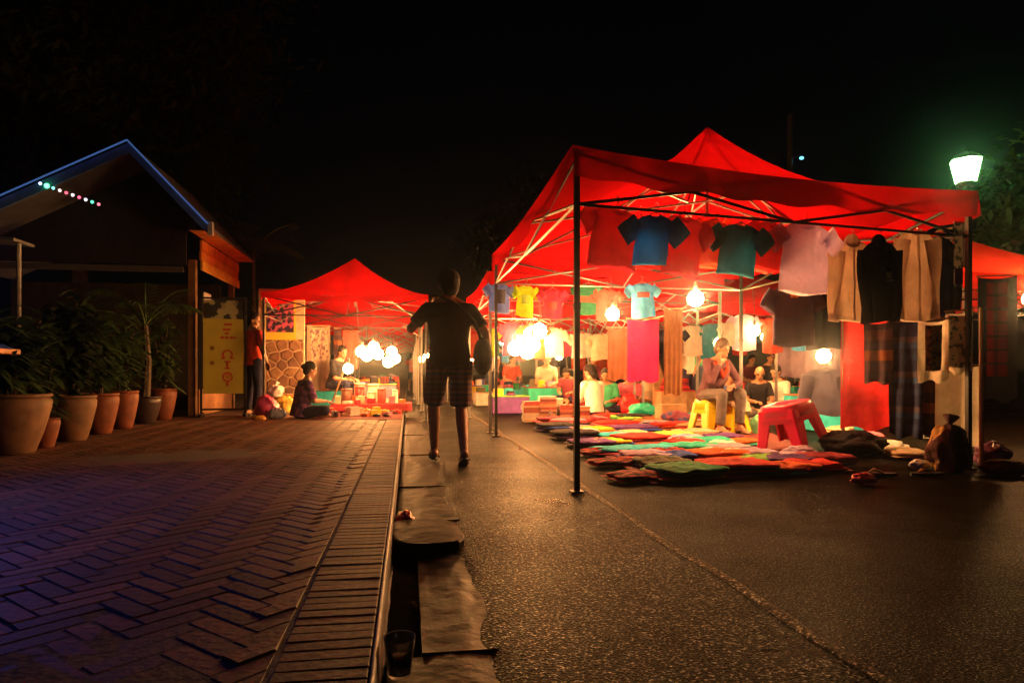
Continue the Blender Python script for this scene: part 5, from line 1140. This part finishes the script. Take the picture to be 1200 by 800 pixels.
# left stall goods
lm = MB(); qa, qb, qc, qd = G(366, 492, PZ), G(470, 492, PZ), G(474, 468, PZ), G(408, 468, PZ)
lm.grid(16, 16, lambda u, v: Vector(((qa.lerp(qb, u).lerp(qd.lerp(qc, u), v)).x, (qa.lerp(qb, u).lerp(qd.lerp(qc, u), v)).y, PZ + .012 + .004 * noise.noise((u * 9, v * 9, 0)))))
tag(lm.build('ground_mat', fabric('mat_maroon', (.20, .04, .05), 0, .3, 8), None, True), 'maroon ground mat under the trinkets of the left stall', 'mat')
tb = thing('display_table', 'low display table covered with red cloth in the left stall', 'table', P(437, 437, 12.3) * 1.0); tb.location.z = PZ; tb.scale.z = .5
m = MB(); m.bbox((0, 0, .30), (1.35, .9, .03), .006); m.build('top', M_WOOD, tb)
for sx in (-1, 1):
    for sy in (-1, 1): m = MB(); m.box((sx * .6, sy * .38, .142), (.05, .05, .284)); m.build('leg', M_WOOD, tb)
m = MB()
def drape(u, v):
    a = u * 4; k = int(a) % 4; f_ = a - int(a); c4 = [V(-.69, -.47, 0), V(.69, -.47, 0), V(.69, .47, 0), V(-.69, .47, 0)]; p = c4[k].lerp(c4[(k + 1) % 4], f_); return p * (1 + .02 * v * math.sin(u * 90)) + V(0, 0, .325 - .24 * v)
m.grid(64, 4, drape); m.add([(-.69, -.47, .325), (.69, -.47, .325), (.69, .47, .325), (-.69, .47, .325)], [(0, 1, 2, 3)]); m.build('cloth_cover', fabric('table_red', (.45, .05, .06), .1, .2, 7), tb, True)
tz = PZ + .166
for k, (dx, dy, r, h, cn, lb) in enumerate(((-.45, -.1, .10, .26, 'dark', 'dark brown'), (-.22, -.15, .085, .30, 'red', 'red'), (-.02, -.1, .08, .20, 'cream', 'cream'), (.16, -.12, .075, .26, 'red2', 'scarlet'), (.0, .2, .10, .34, 'cream2', 'pale printed'), (-.25, .22, .10, .36, 'pale', 'pale patterned'), (.40, -.2, .05, .24, 'white', 'tall white'))):
    cc = dict(dark=(.15, .05, .03), red=(.5, .03, .03), cream=(.6, .5, .35), red2=(.62, .05, .03), cream2=(.6, .48, .36), pale=(.55, .4, .3), white=(.8, .78, .72))[cn]
    t = thing('canister', '%s lidded canister on the red covered table' % lb, 'canister', (tb.location.x + dx, tb.location.y + dy, tz)); m = MB(); m.lathe([(r * .95, 0), (r, .01), (r, h * .82), (r * .9, h * .86)], 18); m.build('body', plain('canister_' + cn, cc, .4, .25, 9, .1), t, True); m = MB(); m.lathe([(r * 1.03, h * .85), (r * 1.03, h * .97), (r * .9, h), (.02, h)], 18); m.build('lid', plain('canister_lid_' + cn, sc3(cc, .8), .4), t, True)
rnd = random.Random(31)
TR = [('silver', (.6, .6, .6)), ('red', (.5, .04, .04)), ('gold', (.6, .4, .1)), ('dark', (.06, .04, .05)), ('cream', (.65, .55, .42))]
for k in range(64):
    u, v = rnd.uniform(.08, .97), rnd.uniform(.04, .6); q = qa.lerp(qb, u).lerp(qd.lerp(qc, u), v); nm, cc = TR[rnd.randrange(5)]; r = rnd.uniform(.03, .085)
    t = thing('trinket', 'small %s trinket dish laid out on the maroon mat' % nm, 'trinket', (q.x, q.y, PZ + .016), 0, 'trinkets on the left mat'); m = MB(); h = rnd.uniform(.02, .09)
    m.lathe([(r * .6, 0), (r, h * .4), (r * .8, h * .8), (r * .9, h), (r * .7, h * .9), (.004, h * .6)], 12); m.build('dish', plain('trinket_' + nm, cc, .35, .2), t, True); m = MB(); m.ell((0, 0, h * .75), (r * .35, r * .35, h * .5), None, 8, 6); m.build('knob', plain('trinket_' + nm, cc, .35, .2), t, True)
for k in range(26):
    c1 = rnd.choice(['red', 'sand', 'pink', 'orange', 'white', 'brown', 'maroon', 'yellow']); dx, dy = rnd.uniform(-.6, .6), rnd.uniform(-.42, .40)
    zz = tz if k < 14 else PZ + .014; o_ = Vector((tb.location.x + dx, tb.location.y + dy, zz)) if k < 14 else Vector((rnd.uniform(-1.25, -.2), rnd.uniform(10.95, 11.55), zz))
    hh = rnd.uniform(.04, .14); t = thing('gift_box', 'small %s gift box %s' % (CN[c1], 'on the red covered table' if k < 14 else 'set out on the maroon mat'), 'box', o_, rnd.uniform(-.5, .5), 'gift boxes of the left stall')
    m = MB(); m.bbox((0, 0, hh / 2), (rnd.uniform(.08, .16), rnd.uniform(.07, .12), hh), .004); m.build('carton', FC[c1], t); m = MB(); m.bbox((0, 0, hh + .004), (.06, .05, .010), .003); m.build('ribbon', FC['white'], t)
cloth('wall_textile', 'red patterned textile hanging at the back of the left stall', P(402, 388, 14.3), P(420, 388, 14.3), .8, F['coral'], 2, .02, 'textile')
cloth('wall_textile', 'pale patterned textile hanging at the side of the left stall', P(360, 382, 13.0), P(387, 382, 13.6), 1.25, F['cream'], 3, .02, 'textile', border=(.1, .9, .02, .5, fabric('textile_patt', (.42, .28, .20), .2, .3, 9, .3, (.12, .07, .10), 14)))
cloth('wall_textile', 'narrow dark textile hanging beside the pale one', P(391, 385, 14), P(400, 385, 14.2), 1.0, M_IKAT2, 1, .02, 'textile')
boxes('carton', 'brown carton behind the heaped bags by the stones', P(336, 437, 12.2).xy.to_3d() + V(0, 0, PZ), (.45, .35, .32), M_CARD)

rnd = random.Random(77)
for k, (px, py, d) in enumerate([(600, 372, 11.9), (625, 374, 11.8), (648, 380, 11.9), (668, 383, 12.0), (683, 385, 11.9), (705, 386, 11.8), (790, 380, 11.6), (812, 376, 11.7), (835, 374, 11.7), (858, 372, 11.6), (655, 400, 17), (678, 402, 17), (705, 402, 16.5), (728, 404, 16.2)]):
    cn = rnd.choice(['coral', 'orange', 'red', 'white', 'pink', 'cream', 'lilac', 'navy', 'teal', 'lime']); garment('hung_shirt', '%s shirt hanging at the back of the second right stall' % dict(cream='cream', navy='navy blue', lime='lime yellow', coral='coral', orange='orange', red='red', white='white', pink='pink', lilac='lilac', teal='teal')[cn], P(px, py, d), rnd.uniform(-.4, .4), rnd.uniform(.28, .4), rnd.uniform(.4, .6), F[cn], .12, 45, .12, group='shirts at the back of the second right stall')
# far stalls: tables of goods and hanging clothes down both rows
cols_ = list(F.values()); bc = list(FC.values())
for side, x0, x1, ys, base in ((1, 1.6, 3.9, [12.9, 16.4, 19.8, 23.2, 26.6, 30], .012), (-1, -2.0, -.35, [15.2, 18.5, 21.8, 25.1, 28.4], PZ), (2, 5.4, 8.0, [8.6, 11.8, 15.2, 18.6], .012)):
    nm = {1: 'right', -1: 'left', 2: 'inner'}[side]
    for yi, yy in enumerate(ys):
        for k in range(3 if yy < 24 else 2):
            xx = x0 + (x1 - x0) * (k + .5) / (3 if yy < 24 else 2)
            t = thing('goods_table', 'low cloth covered goods table in the %s stall row' % nm, 'table', (xx, yy + random.uniform(.3, 1.0), base), 0, 'goods tables of the %s row' % nm)
            h = random.uniform(.25, .5); m = MB(); m.bbox((0, 0, h / 2), (.72, .8, h), .01); m.build('cloth_cover', random.choice(bc), t); m = MB(); m.bbox((0, 0, h + .008), (.74, .82, .014), .003); m.build('top', random.choice(bc), t)
            for j in range(5):
                cz = h + .016; o = thing('goods_packet', 'small packet of goods on a table of the %s stall row' % nm, 'goods', t.location + V(random.uniform(-.26, .26), -.28 + .14 * j, cz), random.uniform(-.4, .4), 'goods packets of the %s row' % nm)
                hh = random.uniform(.04, .2); m = MB(); m.bbox((0, 0, hh / 2), (random.uniform(.1, .22), .12, hh), .01); m.build('packet', random.choice(bc), o); m = MB(); m.bbox((0, 0, hh + .004), (.10, .09, .012), .003); m.build('wrapper', random.choice(bc), o)
        for k in range(5 if side > 0 else 3):
            xx = x0 + (x1 - x0) * (k + .5) / 5 if side > 0 else -2.15
            yh = yy + (2.3 if side > 0 else .5 + .7 * k)
            garment('hung_shirt', 'shirt hanging in the %s stall row farther on' % nm, (xx, yh, base + random.uniform(1.75, 1.95)), random.uniform(-.3, .3) + (R(80) if side < 0 else 0), random.uniform(.3, .42), random.uniform(.42, .7), random.choice(cols_), .12, 40, .13, group='shirts hanging in the %s row' % nm)
for k in range(34):                                       # loose garments filling the gaps of the display
    u, v = random.uniform(.03, .97), random.uniform(.02, .9) ; q = mp(u, v); c1, c2 = random.sample(list(CN), 2)
    lb = 'stack of folded %s cloth%s in the ground display' % (CN[c1], ' over %s' % CN[c2])
    bundle('folded_clothes', lb, (q.x, q.y, .022), random.uniform(-.6, .6), random.uniform(.3, .5), random.uniform(.26, .4), random.uniform(.035, .07), FC[c1], FC[c2], 'folded clothes on the ground mat', 2)
# thin scattering volume added to give the lamps a glow halo
m = MB(); m.box((0, 45, 5.5), (80, 110, 14))
hm = bpy.data.materials.new('lamp_glow_scatter'); hm.use_nodes = True; n = hm.node_tree; n.nodes.remove(n.nodes['Principled BSDF'])
pvn = n.nodes.new('ShaderNodeVolumePrincipled'); pvn.inputs['Density'].default_value = 0.0023; pvn.inputs['Anisotropy'].default_value = 0.96; pvn.inputs['Color'].default_value = (.82, .88, 1, 1)
n.links.new(pvn.outputs[0], n.nodes['Material Output'].inputs['Volume'])
tag(m.build('lamp_glow_volume', hm), kind='stuff')
